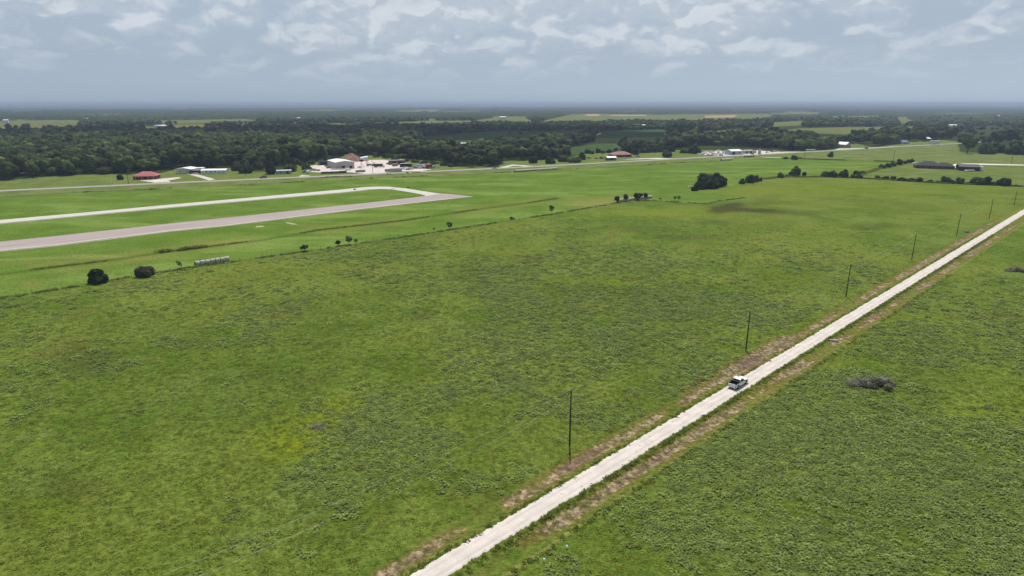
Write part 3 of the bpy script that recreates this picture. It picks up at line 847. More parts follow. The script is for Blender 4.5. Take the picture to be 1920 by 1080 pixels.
ROW = [(1645, 336, 11, 8), (1660, 337, 16, 8), (1674, 338, 10, 11), (1691, 339.5, 20, 8), (1708, 340.5, 18, 8), (1724, 341.5, 13, 11), (1744, 342.5, 14, 6), (1758, 343, 10, 5), (1771, 343.5, 18, 15), (1785, 344.5, 14, 7), (1798, 345, 20, 14),
       (1818, 345.5, 14, 6), (1832, 346.5, 24, 18), (1849, 347, 19, 20), (1863, 348, 14, 9), (1880, 348.5, 25, 18), (1905, 350, 14, 4)]
ordn = ["first", "second", "third", "fourth", "fifth", "sixth", "seventh", "eighth", "ninth", "tenth", "eleventh", "twelfth", "thirteenth", "fourteenth", "fifteenth", "sixteenth", "last"]
for i, q in enumerate(ROW):
    T("hedge_bush", ordn[i] + " bush counted from the left in the hedge before the dark roofed house", "bush", *q, F_DARK if i % 2 else F_OAK, 80 + i, nleaf=640, trunk=0.03, group="bushes of the hedge lines")
# continuous low growth under the hedges is part of 'stuff' further down

SINGLE = [
    (195, 327, 42, 17, F_OAK, "broad low tree standing forward of the wood left of the red roof"), (226, 337.5, 14, 12, F_DARK, "round bush on the lawn left of the red roofed house"),
    (506, 327, 25, 44, F_DARK, "tall very dark conical tree beside the highway"), (552, 309, 20, 16, F_OAK, "olive green round tree behind the parked cars of the yard"),
    (486, 318, 26, 22, F_LIGHT, "pale green tree left of the tall conical tree"), (574, 318, 16, 14, F_LIGHT, "yellowish green bush at the left corner of the yard"),
    (545, 322, 26, 18, F_LIGHT, "light green bush behind the grey blue shed"),
    (446, 320, 24, 22, F_OAK, "dark tree right of the long white building"), (462, 325, 26, 24, F_DARK, "darker tree shading the lawn right of the long white building"),
    (1000, 306, 18, 16, F_DARK, "round dark tree by the side road in the middle"), (1031, 307, 21, 14, F_DARK, "squat dark round tree beside the highway"),
    (1055, 303.5, 18, 17, F_OAK, "grey green tree right of the squat dark round tree"), (1077, 305, 28, 13, F_LIGHT, "pale bushy tree beside the highway in the middle"),
    (1091, 299.5, 15, 18, F_DARK, "upright dark tree left of the orange tractor"), (1178, 289, 24, 26, F_DARK, "dark tree over the left end of the rusty roofed house"),
    (1192, 290, 16, 27, F_DARK, "tall dark tree over the right end of the rusty roofed house"), (1250, 295, 23, 17, F_GREY, "round greyish tree alone by the highway"),
    (1302, 288.5, 22, 20, F_DARK, "dark round tree left of the white vehicle lot"), (1281, 287.5, 20, 8, F_DARK, "low dark bush left of the white vehicle lot"),
    (1489, 299.5, 15, 10, F_DARK, "round bush by the highway at the right"), (1473, 298.5, 7, 6, F_OAK, "little green bush left of the round roadside bush"),
    (1558, 294.5, 12, 11, F_DARK, "small dark ball shaped tree on the verge at the right"), (1500, 298, 6, 4, F_DARK, "tiny bush right of the round roadside bush"),
    (1813, 288, 33, 31, F_OAK, "oak with a visible bare trunk at the right of the highway"), (1849, 289, 30, 26, F_OAK, "oak left of the far right utility pole"),
    (1868, 286, 24, 24, F_DARK, "dense dark tree behind the oak left of the far right pole"), (1902, 290, 34, 32, F_DARK, "large dark tree at the right border of the picture"),
    (1434, 240, 12, 13, F_DARK, "tall dark tree between the far green fields"), (1438, 239, 10, 12, F_DARK, "second tall dark tree between the far green fields"), (1628, 238, 15, 15, F_DARK, "dark double crowned tree at the edge of the far field"),
    (976, 251.5, 6, 5, F_DARK, "little dark tree alone in the shaded field"), (956, 251.8, 5, 5, F_DARK, "second little dark tree in the shaded field"),
    (665, 356, 5, 3, F_DARK, "tiny dark bush beside the taxiway bend"), (765, 352.5, 3, 2.5, F_DARK, "tiny dark bush beside the taxiway beyond the joint"),
    (1348, 299, 0.1, 0.1, None, "")]
for i, (x, y, a_, b_, fm, lab) in enumerate(SINGLE[:-1]):
    sty = 'conifer' if 'conical' in lab else None
    T("bush" if 'bush' in lab and 'tree' not in lab else "lone_tree", lab, "bush" if 'bush' in lab and 'tree' not in lab else "tree", x, y, a_, b_, fm, 110 + i, style=sty, nleaf=800, trunk=0.22 if 'trunk' in lab else 0.08, nl=9)
for i, x in enumerate((1396, 1400.5, 1404, 1408, 1412.5)):
    T("bush", ("leftmost", "second", "middle", "fourth", "rightmost")[i] + " of five little black green bushes beside the highway by the vehicle lot", "bush", x, 295 - i * .15, 3.6, 3.8, F_DARK, 150 + i, nleaf=160, trunk=0.05, nl=4, group="five little bushes by the highway")

LINE = [(1102, 288, 12, 12), (1110, 289, 8, 8), (1121, 287, 11, 11), (1131, 288, 8, 8), (1142, 287, 12, 9), (1154, 286.5, 9, 11), (1204, 287, 14, 13), (1215, 286.5, 12, 14), (1226, 286, 14, 12), (1237, 285.5, 12, 13), (1247, 285, 12, 12), (1259, 284.5, 14, 14)]
for i, q in enumerate(LINE):
    T("field_tree", ordn[i] + " tree from the left in the dark line behind the rusty roofed house", "tree", *q, F_DARK if i % 3 else F_OAK, 260 + i, nleaf=500, trunk=0.03, group="trees of the line behind the rusty roofed house")
SCRUB = [(566, 311, 14, 9), (584, 308, 16, 10), (600, 303, 18, 9), (616, 301, 16, 8), (630, 299, 14, 7), (706, 295, 16, 5), (724, 297, 14, 6), (742, 300, 18, 7), (760, 303, 16, 7), (778, 305, 20, 8), (796, 307, 18, 8), (814, 308, 20, 9), (832, 311, 18, 9), (845, 313, 14, 8)]
for i, q in enumerate(SCRUB):
    T("scrub_bush", ordn[i] + " bush from the left in the light scrub behind the scrap yard", "bush", *q, F_LIGHT if i % 2 else F_OAK, 290 + i, nleaf=420, trunk=0.02, group="light scrub bushes behind the scrap yard")

# ---- the woods: nearest trees one by one, the mass behind as stuff
wood_protos = []
for k in range(6):
    V, lo, co = crown_arrays(11.5, 12.5, 10, 1100, 0.46, 300 + k, 0.08, 'wood')
    tb = trunk_mb(12, 0.3, 5, k, 3); tm = tb.mesh("t", [bark])
    tv = np.array([v.co[:] for v in tm.vertices]); tl = []; tcn = []
    for p in tm.polygons: tl += [q + len(V) for q in p.vertices]; tcn.append(len(p.vertices))
    me = np_mesh("woodland_tree", np.vstack([V, tv]), lo + tl, co + tcn, [F_WOOD, bark], midx=[0] * len(co) + [1] * len(tcn))
    bpy.data.meshes.remove(tm); wood_protos.append((me, V, lo, co))

cand = []
RMAX = 2500
# jittered grid in polar space so density follows distance
yy = 380.0
while yy < RMAX:
    st = 10.6 if yy < 1100 else (11.2 if yy < 1600 else 12.0)
    xs = np.arange(-yy * 1.35, yy * 1.35, st)
    cand.append(np.stack([xs + rng.uniform(-.45, .45, len(xs)) * st, yy + rng.uniform(-.45, .45, len(xs)) * st], 1))
    yy += st
cand = np.vstack(cand)
az_ = np.degrees(np.arctan2(cand[:, 0], cand[:, 1]))
cand = cand[(np.abs(az_) < 50)]
cand = cand[forest_mask(cand[:, 0], cand[:, 1], True)]
# patchy thinning: small glades further off
gl = fbm(cand[:, 0], cand[:, 1], 90, 3, 77); dd = np.hypot(cand[:, 0], cand[:, 1])
cpx, cpy = to_px(cand[:, 0], cand[:, 1])
open_left = (dd > 1650) & (cpx < 780) & (fbm(cand[:, 0], cand[:, 1], 200, 3, 78) > 0.44)
open_right = (dd > 1150) & (cpx > 1240) & (fbm(cand[:, 0], cand[:, 1], 95, 3, 178) > 0.50)
cand = cand[(~open_right | (rng.random(len(cand)) < 0.12)) & ((gl < np.where(cpx > 1780, 0.56, 0.70)) | (dd < 700)) & (~open_left | (rng.random(len(cand)) < 0.16))]
# keep buildings and yards free
KEEP = [(590, 318, 60), (650, 312, 45), (352, 322, 38), (400, 322, 38), (530, 322, 20), (1165, 291, 42), (1345, 287, 70), (1400, 287, 60), (1585, 273, 42), (1695, 268, 14), (1742, 263, 14), (1752, 269, 30), (270, 333, 30), (1450, 286, 50), (1640, 276, 20)]
for x, y, r_ in KEEP:
    p = P(x, y); cand = cand[np.hypot(cand[:, 0] - p.x, cand[:, 1] - p.y) > r_]
cand = cand[polyline_dist(cand[:, 0], cand[:, 1], HWY) > 14]
cx, cy = to_px(cand[:, 0], cand[:, 1])
depth_in = (front_y(cx) - cy)
dist = np.hypot(cand[:, 0], cand[:, 1])
inview = (cx > -10) & (cx < 1930)
# strictly the ones that show: front ranks first, nearest first
score = dist * (0.00085) * 0 + dist / 600 + np.clip(depth_in, 0, 30) / 6.0
order = np.argsort(np.where(inview, score, 1e9))
solo = order[:168]
rest = np.setdiff1d(np.arange(len(cand)), solo)
size_n = fbm(cand[:, 0], cand[:, 1], 45, 2, 91)
tsc = 0.82 + 0.78 * size_n + rng.uniform(-.25, .28, len(cand))
tsc *= np.where(dist > 1500, 0.78, 1.0) * np.where(cx < 800, 1.0, np.where(cx < 1250, 0.92, 1.05))
SECT = [(-1e9, 235, "broad dark green tree in the front of the wood left of the red roofed house", "front trees of the wood left of the red roof"),
        (235, 480, "dark green tree at the wood's front behind the red roof and white buildings", "front trees of the wood behind the white buildings"),
        (480, 850, "green tree in the front of the wood behind the gravel scrap yard", "front trees of the wood behind the scrap yard"),
        (850, 1100, "green tree at the wood's front between scrap yard and rusty roofed house", "front trees of the middle wood"),
        (1100, 1320, "small dark tree in the tree line behind the rusty roofed house", "trees of the line behind the rusty roofed house"),
        (1320, 1570, "dark green tree in the grove behind the white vehicle lot", "front trees of the grove behind the vehicle lot"),
        (1570, 1795, "dark tree in the row behind the pink walled building", "trees of the row behind the pink walled building"),
        (1795, 1e9, "dark green tree in the wood at the right beyond the highway", "front trees of the right hand wood")]
for j, i in enumerate(solo):
    x, y = cand[i]
    o = bpy.data.objects.new("woodland_tree", wood_protos[j % 6][0]); COL.objects.link(o)
    k = float(tsc[i]) * random.uniform(.92, 1.08)
    o.location = (x, y, gz(x, y) - 0.15); o.rotation_euler = (0, 0, random.random() * 6.28); o.scale = (k * random.uniform(.9, 1.12), k * random.uniform(.9, 1.12), k * random.uniform(.85, 1.15))
    for a_, b_, l_, g_ in SECT:
        if a_ <= cx[i] < b_: setprops(o, l_, "tree", g_)


def scatter_object(name, pts, scl, rot, kindi, protos, mats, sz=None, tiltxy=None):
    """one object: loose points plus prototype pieces in its own mesh, instanced by geometry nodes"""
    npt = len(pts); V = [pts]; proto_id = [np.zeros(npt, np.int32)]; loops = []; counts = []; off = npt; mi = []
    for k, pr in enumerate(protos):
        pv, plo, pco = pr[:3]; V.append(pv); proto_id.append(np.full(len(pv), k + 1, np.int32))
        loops.append(np.array(plo) + off); counts.append(np.array(pco)); off += len(pv)
        mi.append(np.full(len(pco), pr[3] if len(pr) > 3 else 0))
    V = np.vstack(V)
    me = np_mesh(name, V, np.concatenate(loops), np.concatenate(counts), mats, midx=np.concatenate(mi))
    assert len(me.vertices) == len(V)
    def at(nm, typ, arr, fld='value'):
        q = me.attributes.new(nm, typ, 'POINT'); q.data.foreach_set(fld, np.ascontiguousarray(arr).ravel())
    pad = len(V) - npt
    at('proto', 'INT', np.concatenate(proto_id))
    at('pick', 'INT', np.concatenate([kindi.astype(np.int32) + 1, np.zeros(pad, np.int32)]))
    s3 = np.stack([scl, scl, scl if sz is None else sz], 1)
    at('scl', 'FLOAT_VECTOR', np.vstack([s3, np.ones((pad, 3))]).astype(np.float32), 'vector')
    r3 = np.zeros((npt, 3)); r3[:, 2] = rot
    if tiltxy is not None: r3[:, :2] = tiltxy
    at('rot', 'FLOAT_VECTOR', np.vstack([r3, np.zeros((pad, 3))]).astype(np.float32), 'vector')
    o = bpy.data.objects.new(name, me); COL.objects.link(o)
    ng = bpy.data.node_groups.new(name + "_scatter", 'GeometryNodeTree')
    ng.interface.new_socket('Geometry', in_out='INPUT', socket_type='NodeSocketGeometry'); ng.interface.new_socket('Geometry', in_out='OUTPUT', socket_type='NodeSocketGeometry')
    G = NT(ng); gi = G.n('NodeGroupInput'); go = G.n('NodeGroupOutput'); L = ng.links.new
    def named(nm, dt):
        q = G.n('GeometryNodeInputNamedAttribute', data_type=dt); q.inputs[0].default_value = nm; return q.outputs[0]
    def eq(sock, v):
        q = G.n('FunctionNodeCompare', data_type='INT', operation='EQUAL'); L(sock, q.inputs[2]); q.inputs[3].default_value = v; return q.outputs[0]
    pid = named('proto', 'INT'); pick = named('pick', 'INT')
    sp = G.n('GeometryNodeSeparateGeometry', domain='POINT'); L(gi.outputs[0], sp.inputs[0]); L(eq(pid, 0), sp.inputs[1])
    m2p = G.n('GeometryNodeMeshToPoints'); L(sp.outputs[0], m2p.inputs[0])
    e2r = G.n('FunctionNodeEulerToRotation'); L(named('rot', 'FLOAT_VECTOR'), e2r.inputs[0])
    jn = G.n('GeometryNodeJoinGeometry'); scn = named('scl', 'FLOAT_VECTOR')
    for k in range(len(protos)):
        s2 = G.n('GeometryNodeSeparateGeometry', domain='POINT'); L(gi.outputs[0], s2.inputs[0]); L(eq(pid, k + 1), s2.inputs[1])
        ip = G.n('GeometryNodeInstanceOnPoints'); L(m2p.outputs[0], ip.inputs['Points']); L(eq(pick, k + 1), ip.inputs['Selection']); L(s2.outputs[0], ip.inputs['Instance'])
        L(e2r.outputs[0], ip.inputs['Rotation']); L(scn, ip.inputs['Scale']); L(ip.outputs[0], jn.inputs[0])
    L(jn.outputs[0], go.inputs[0])
    md = o.modifiers.new("scatter", 'NODES'); md.node_group = ng
    return setprops(o, kind='stuff')


pr = cand[rest]; npr = len(pr)
print("wood instances", npr)
zz = ground_z(pr[:, 0], pr[:, 1])
k_ = tsc[rest]
far_pr = []
for k in range(4):
    V, lo, co = crown_arrays(12, 12.5, 9, 620, 0.52, 340 + k, 0.06, 'wood'); far_pr.append((V, lo, co))
fw = scatter_object("woodland", np.stack([pr[:, 0], pr[:, 1], zz - 0.2], 1), k_ * rng.uniform(.9, 1.15, npr), rng.uniform(0, 6.28, npr), rng.integers(0, 4, npr), far_pr, [F_WOOD], sz=k_ * rng.uniform(.8, 1.25, npr))
setprops(fw, "dense mixed green woodland stretching behind the highway towards the horizon", "woodland")

# ---- far canopy to the horizon (2.4 km and beyond)
azf = np.radians(np.arange(-50, 50.01, 0.085)); rf = [2380.0]
while rf[-1] < 44000: rf.append(rf[-1] * 1.013 if rf[-1] > 3500 else rf[-1] + 28)
rf = np.array(rf); AF, RF = np.meshgrid(azf, rf)
jit = rng.uniform(-.35, .35, AF.shape); AF = AF + jit * math.radians(0.085); RFj = RF * (1 + rng.uniform(-.004, .004, RF.shape))
fx = (np.sin(AF) * RFj).ravel(); fy = (np.cos(AF) * RFj).ravel()
fo = forest_mask(fx, fy, True)
rel = rng.random(len(fx))
hgt_ = 4.5 + 8.5 * rel * (0.5 + fbm(fx, fy, 120, 2, 66)) + 3 * (fbm(fx, fy, 300, 2, 33) - .5)
fz = ground_z(fx, fy) + np.where(fo, hgt_, -3.0)
ncf, nrf = len(azf), len(rf); ix = np.arange(ncf * nrf).reshape(nrf, ncf)
qd = np.stack([ix[:-1, :-1], ix[1:, :-1], ix[1:, 1:], ix[:-1, 1:]], -1).reshape(-1, 4)
keep = fo[qd].any(axis=1); qd = qd[keep]
m, n, b = principled("far_canopy_leaves", 1.0, 0.0)
g = n.n('ShaderNodeNewGeometry')
c = n.mix(n.ramp(n.noise(g.outputs['Position'], 0.02, 5, 0.65), 0.35, 0.65), (0.020, 0.032, 0.015), (0.044, 0.060, 0.024))
c = n.mix(n.ramp(n.noise(g.outputs['Position'], 0.0011, 4, 0.6), 0.50, 0.64, 0, 0.5), c, (0.062, 0.080, 0.036))
n.put(b.inputs['Base Color'], c)
me = np_mesh("far_woodland", np.stack([fx, fy, fz], 1), qd, np.full(len(qd), 4), [m])
o = bpy.data.objects.new("far_woodland", me); COL.objects.link(o); setprops(o, "distant blue grey woods and tree lines reaching to the horizon", "woodland", kind='stuff')

# ------------------------------------------------------------------ pasture weeds, tall grass
def weed_proto(seed, n_, rad, h, wide, up=0.0):
    """low dome of overlapping leaves (up=0) or a tuft of upright blades (up=1)"""
    r = np.random.default_rng(seed)
    an = r.uniform(0, 6.28, n_); q = rad * np.sqrt(r.random(n_))
    zz = h * (1 - (q / rad) ** 2 * .75) * r.uniform(.6, 1.0, n_) * (1 - up) + up * r.random(n_) * h * .3
    bx = np.stack([np.cos(an) * q, np.sin(an) * q, zz], 1)
    d_ = np.stack([np.cos(an + r.normal(0, .6, n_)), np.sin(an + r.normal(0, .6, n_)), r.uniform(-.55, .20, n_) * (1 - up) + up * r.uniform(.7, 1.8, n_)], 1); d_ /= np.linalg.norm(d_, axis=1)[:, None]
    L_ = (rad * .75 * (1 - up) + h * up) * r.uniform(.6, 1.1, n_)[:, None]
    sd = np.cross(d_, np.array([0, 0, 1.0]) + r.normal(size=(n_, 3)) * .25); sd /= np.linalg.norm(sd, axis=1)[:, None]
    tip = bx + d_ * L_; mid_ = bx + d_ * L_ * .45 + np.array([0, 0, .08 * h])
    V = np.stack([bx, mid_ + sd * wide * L_, tip, mid_ - sd * wide * L_], 1).reshape(-1, 3)
    return V, list(np.arange(4 * n_)), [4] * n_


WE = foliage("weed_leaves", (0.168, 0.222, 0.054), (0.225, 0.280, 0.082), clump=0.8, rnd=0.2, thin=.35, each=.3)
GR = foliage("pasture_grass", (0.110, 0.140, 0.012), (0.155, 0.192, 0.028), clump=0.8, rnd=0.25, thin=.35, each=.35)
TG = foliage("tall_rank_grass", (0.100, 0.135, 0.020), (0.165, 0.185, 0.038), clump=0.8, rnd=0.3, thin=.5, each=.3)


def area_points(r0, r1, n_, azd=47):
    a_ = np.radians(rng.uniform(-azd, azd, n_)); r_ = np.sqrt(rng.uniform(r0 ** 2, r1 ** 2, n_))
    return np.sin(a_) * r_, np.cos(a_) * r_


X = []; Y = []; S = []; KI = []
for r0, r1, n_, sc_ in ((62, 130, 130000, 0.80), (130, 210, 150000, 0.95), (210, 340, 160000, 1.2), (340, 470, 60000, 1.5)):
    x, y = area_points(r0, r1, n_)
    X.append(x); Y.append(y); S.append(np.full(n_, sc_))
X = np.concatenate(X); Y = np.concatenate(Y); S = np.concatenate(S)
pxx, pyy = to_px(X, Y)
past = ~inpoly(pxx, pyy, air_poly) & ~inpoly(pxx, pyy, [(1610, 334), (1712, 303), (2400, 318), (2400, 378), (1920, 350)]) & (pyy > 329)
t2 = (X - O0[0]) * NN[0] + (Y - O0[1]) * NN[1]
s2_ = (X - O0[0]) * EE[0] + (Y - O0[1]) * EE[1]
wp = fbm(X, Y, 26, 4, 101); wp2 = fbm(X, Y, 7, 3, 55)
isweed = (wp * 0.65 + wp2 * 0.35 + rng.uniform(-.13, .13, len(X))) > 0.57
sho = np.abs(t2)
pk = np.where(sho < 1.9, 0.0, np.where(sho < 3.0, 0.55, np.where(sho < 6.6, 0.16, np.where(sho < 9.0, 0.7, 1.0))))
pk *= np.where(isweed, 0.40, 0.15) * (1 - smooth(np.hypot(X, Y), 150, 380))
ok = past & (rng.random(len(X)) < pk)
X, Y, S, isweed, t2, s2_ = X[ok], Y[ok], S[ok], isweed[ok], t2[ok], s2_[ok]
sho = np.abs(t2); isweed &= sho > 7
KI = np.where(isweed, rng.integers(0, 3, len(X)), rng.integers(3, 6, len(X)))
S = S * rng.uniform(.5, 1.5, len(X)) * np.where(isweed, 1.05, 0.95) * np.where(sho < 7, 0.62, 1.0)
Zz = ground_z(X, Y)
protos = [weed_proto(1, 20, .40, .46, .40) + (0,), weed_proto(2, 16, .34, .55, .38) + (0,), weed_proto(3, 24, .50, .42, .40) + (0,),
          weed_proto(4, 16, .45, .20, .25) + (1,), weed_proto(5, 16, .55, .18, .26) + (1,), weed_proto(6, 14, .40, .24, .22) + (1,)]
print("pasture instances", len(X))
pw = scatter_object("pasture_growth", np.stack([X, Y, Zz - .03], 1), S, rng.uniform(0, 6.28, len(X)), KI, protos, [WE, GR], sz=S * rng.uniform(.7, 1.15, len(X)) * 0.9)
setprops(pw, "clumpy green weeds and grass covering the pasture on both sides of the gravel road", "grass")

# taller growth along fences, ditches, hedge feet and the highway verge
TX = []; TS = []
def along(pts, n_, spread, s0, s1, gate=None, seed=0):
    W = [P(a_, b_) for a_, b_ in pts]; Ls = [(q - p).length for p, q in zip(W[:-1], W[1:])]; tot = sum(Ls)
    for _ in range(n_):
        u = rng.random() * tot
        for p, q, l_ in zip(W[:-1], W[1:], Ls):
            if u <= l_: break
            u -= l_
        r_ = p.lerp(q, min(1, u / l_)); r_ = r_ + Vector((rng.normal() * spread, rng.normal() * spread, 0))
        if gate and vnoise(np.array([r_.x / gate[0]]), np.array([r_.y / gate[0]]), seed)[0] < gate[1]: continue
        TX.append((r_.x, r_.y)); TS.append(rng.uniform(s0, s1))
along(FENCE, 1100, .5, .7, 1.5, gate=(6, .4))
along(DITCH, 1500, .7, .6, 1.1, gate=(14, .45), seed=2)
along([(300, 473), (385, 463)], 80, .6, 1.3, 2.8, gate=(4, .5), seed=3)
along(VERGE[1:12], 500, 1.2, 1.2, 2.6, gate=(12, .62), seed=4)
along([(1397, 371), (1350, 377), (1322, 383)], 90, .5, .8, 1.6)
along([(1430, 336), (1465, 332), (1545, 332), (1610, 334), (1750, 343), (1920, 350)], 1500, .7, 1.3, 2.6)
along([(1600, 332), (1650, 316), (1712, 303)], 700, .7, 1.6, 3.0)
along([(1465, 297), (1560, 300), (1680, 303.5)], 500, .7, 1.6, 3.0, gate=(14, .3))
along([(600, 333.5), (700, 329), (840, 320)], 200, 1.2, 1.4, 2.6, gate=(10, .5))
for s0, s1, t0, cnt in ((-20, 330, 2.3, 1500), (-20, 330, -2.3, 700), (-20, 230, 7.3, 500)):
    for _ in range(cnt):
        q = rd(rng.uniform(s0, s1), t0 + rng.normal() * .28); TX.append((q.x, q.y)); TS.append(rng.uniform(.35, .75))
TX = np.array(TX); TS = np.array(TS)
tg = scatter_object("tall_grass", np.stack([TX[:, 0], TX[:, 1], ground_z(TX[:, 0], TX[:, 1]) - .03], 1), TS, rng.uniform(0, 6.28, len(TX)), rng.integers(0, 2, len(TX)),
                    [weed_proto(11, 26, .45, .50, .20, .6), weed_proto(12, 24, .50, .45, .22, .4)], [TG])
setprops(tg, "taller rank grass and weeds lining the fences, ditches and road shoulders", "grass")

# ------------------------------------------------------------------ yards, drives
yardm = surface("pale_yard_gravel", (0.46, 0.40, 0.365), (0.56, 0.50, 0.46), 0.12)
drivem = surface("pale_drive_gravel", (0.40, 0.39, 0.33), (0.52, 0.50, 0.44), 0.12)
flat_sheet("gravel_yard", [(573, 321.5), (583, 311), (600, 308), (640, 304), (668, 301), (700, 299.5), (722, 299.5), (735, 303), (745, 308), (760, 312), (790, 316), (812, 318), (790, 321), (752, 321.5), (724, 323), (716, 325.2), (738, 325.8), (700, 327), (650, 323), (600, 323.5)], 0.04, yardm, jag=1.2, step=7)
flat_sheet("gravel_forecourt", [(262, 338.6), (290, 336.5), (310, 334), (335, 332.2), (343, 333.5), (330, 335.5), (315, 338.5), (318, 341.5), (290, 342.6)], 0.04, yardm, jag=.8, step=6)
flat_sheet("driveway", [(344, 324.5), (352, 323.3), (378, 329), (404, 336.5), (392, 338.3), (372, 332)], 0.05, drivem)
flat_sheet("side_road", [(936, 314), (960, 308.5), (985, 310), (1010, 312.2), (990, 313.5), (972, 310.8), (962, 311), (948, 315)], 0.045, drivem)
flat_sheet("driveway", [(560, 331), (566, 328), (580, 329.5), (592, 331.5), (580, 333)], 0.05, drivem)
flat_sheet("driveway", [(1166, 299.2), (1200, 297), (1232, 295.8), (1262, 297.4), (1276, 297.2), (1240, 298.4), (1215, 298.2), (1190, 298.8)], 0.045, drivem)
flat_sheet("vehicle_lot", [(1308, 289.5), (1320, 284.5), (1366, 282), (1420, 282), (1465, 285), (1500, 284.5), (1470, 287.6), (1400, 291), (1350, 292.4)], 0.04, yardm, jag=1.0, step=9)
flat_sheet("driveway", [(1560, 282.5), (1572, 278.5), (1620, 277.5), (1672, 274.5), (1690, 274), (1660, 276.8), (1600, 280)], 0.045, drivem)
flat_sheet("driveway", [(1720, 304.5), (1712, 304), (1700, 303.6), (1700, 304.4), (1712, 305.6)], 0.045, drivem)
flat_sheet("concrete_apron", [(1786, 311), (1788, 308), (1806, 306.5), (1830, 306.6), (1960, 310), (1960, 311), (1840, 309), (1812, 311), (1800, 316.5), (1787, 314.5)], 0.045, mat("pale_concrete", (0.60, 0.57, 0.52), 0.8, 0.2, 0.1, 0.2))
flat_sheet("farm_track", [(1100, 258.8), (1122, 251), (1124, 248.5), (1127, 248.8), (1126, 251.5), (1106, 259.6)], 0.05, drivem)
pond = mat("shallow_water", (0.45, 0.47, 0.46), 0.25, 0.5, 0.05)
flat_sheet("pond", [(1245, 250.6), (1252, 248.2), (1278, 247.6), (1284, 249.3), (1266, 251), (1248, 252)], 0.15, pond)
flat_sheet("verge_path", [(1424, 294), (1440, 294.3), (1474, 296), (1474, 296.7), (1440, 295.2)], 0.04, drivem)
flat_sheet("airfield_marker", [(535, 416.3), (552, 419), (560, 421.2), (549, 421), (538, 418.5)], 0.03, mat("worn_pale_ground", (0.30, 0.30, 0.17), .9, .1, .3, .5), jag=.2, step=1)
flat_sheet("ground_scar", [(480, 424), (490, 423.6), (498, 424.4), (490, 426), (480, 426.2)], 0.03, mat("worn_pale_ground", (0.3, .3, .2)), jag=.3, step=1)

# ------------------------------------------------------------------ utility poles, wires
creosote = mat("creosote_timber", (0.040, 0.032, 0.024), 0.85, 0.2, 0.3, 2.0)
insul = mat("grey_porcelain", (0.30, 0.31, 0.32), 0.3, 0.5)
steelm = mat("galvanised_steel", (0.42, 0.43, 0.44), 0.45, 0.5, 0.1, 2, 0.4)
POLES = [(-28.4, -9.5), (38.6, -9.5), (105.3, -9.0), (172.8, -8.8), (244.6, -9.2), (313.7, -9.0), (380.9, -8.6), (448.5, -8.4)]
PH = [11.0, 11.1, 10.7, 11.1, 10.8, 10.9, 11.2, 9.4]
whr = ["beyond the lower left", "nearest the camera, left of the gravel road", "opposite the white pickup", "second beyond the white pickup", "third beyond the white pickup", "fourth beyond the white pickup", "fifth beyond the white pickup", "at the far right end of the gravel road row"]
tops = []
for i, ((s, t), h) in enumerate(zip(POLES, PH)):
    p = rd(s, t); p.z = gz(p.x, p.y) - 0.1
    tops.append(p + Vector((0, 0, h)))
    if i == 0: continue
    root = empty("utility_pole", p, ROAD_ANG, "tall bare wooden utility pole " + whr[i], "utility pole", "utility poles along the gravel road")
    MB().tube((0, 0, -.4), (0, 0, h - .1), .17, .115, 10).build("shaft", creosote, root)
    q = MB(); q.tube((0, 0, h - .12), (0, 0, h + .02), .04, .04, 8); q.tube((0, 0, h), (0, 0, h + .13), .07, .05, 8); q.build("insulator", insul, root)
    q = MB(); q.tube((0, .10, h - 2.1), (0, .26, h - 2.1), .03, .03, 6); q.tube((0, .26, h - 2.16), (0, .26, h - 2.04), .05, .05, 8); q.build("neutral_bracket", steelm, root)
for nm, dz_, lat, lab in (("overhead_wire", 0.14, 0, "thin bright top wire strung along the row of utility poles"), ("overhead_wire", -2.1, .26, "thin bright lower wire strung along the row of utility poles")):
    q = MB()
    for a_, b_ in zip(tops[:-1], tops[1:]):
        L_ = (b_ - a_).length; pr_ = None
        for k in range(13):
            u = k / 12; pt = a_.lerp(b_, u) + Vector((-NN[0] * lat, -NN[1] * lat, dz_ - 1.1 * 4 * u * (1 - u)))
            if pr_ is not None: q.tube(pr_, pt, .0075, .0075, 5, caps=False)
            pr_ = pt
    o = q.build(nm, mat("bright_aluminium_wire", (0.75, 0.76, 0.74), 0.35, 0.5, 0.05, 1, 0.2)); setprops(o, lab, "wire", "wires of the gravel road line")

def far_pole(px_, yb, yt, label, arms=False, lamp=False, light=False):
    p = P(px_, yb); k = mpp(px_, yb); h = (yb - yt) * k * 1.02; p.z = gz(p.x, p.y)
    root = empty("utility_pole" if not lamp else "yard_light", p, HWY_ANG, label, "utility pole" if not lamp else "lamp post")
    MB().tube((0, 0, -.3), (0, 0, h), .20, .14, 8).build("shaft", creosote if not light else steelm, root)
    if arms: MB().box((0, 0, h - .6), (.14, 2.4, .14)).build("crossarm", creosote, root)
    if lamp:
        MB().tube((0, 0, h - .2), (.9, 0, h + .1), .05, .05, 6).build("arm", steelm, root)
        MB().box((1.1, 0, h + .1), (.7, .4, .25), taper=.7).build("lamp_head", mat("white_lamp_head", (.8, .8, .78)), root)
far_pole(241, 344, 320, "pole with a white lamp head beside the red roofed house", lamp=True)
far_pole(461, 331, 303, "wooden utility pole right of the long white building", True)
far_pole(699, 324.5, 296, "wooden utility pole at the front of the scrap yard", True)
far_pole(1095, 299, 286, "short wooden pole left of the red tractor")
far_pole(1197, 294, 283, "white post right of the rusty roofed house", light=True)
far_pole(1508, 295.5, 278, "wooden utility pole beside the highway right of the vehicle lot", True)
far_pole(1675, 301.5, 283, "wooden utility pole on the verge before the dark roofed house", True)
far_pole(1896, 308, 281, "wooden utility pole at the far right before the dark wood", True)
far_pole(1620, 279, 271, "short utility pole right of the pink walled building")
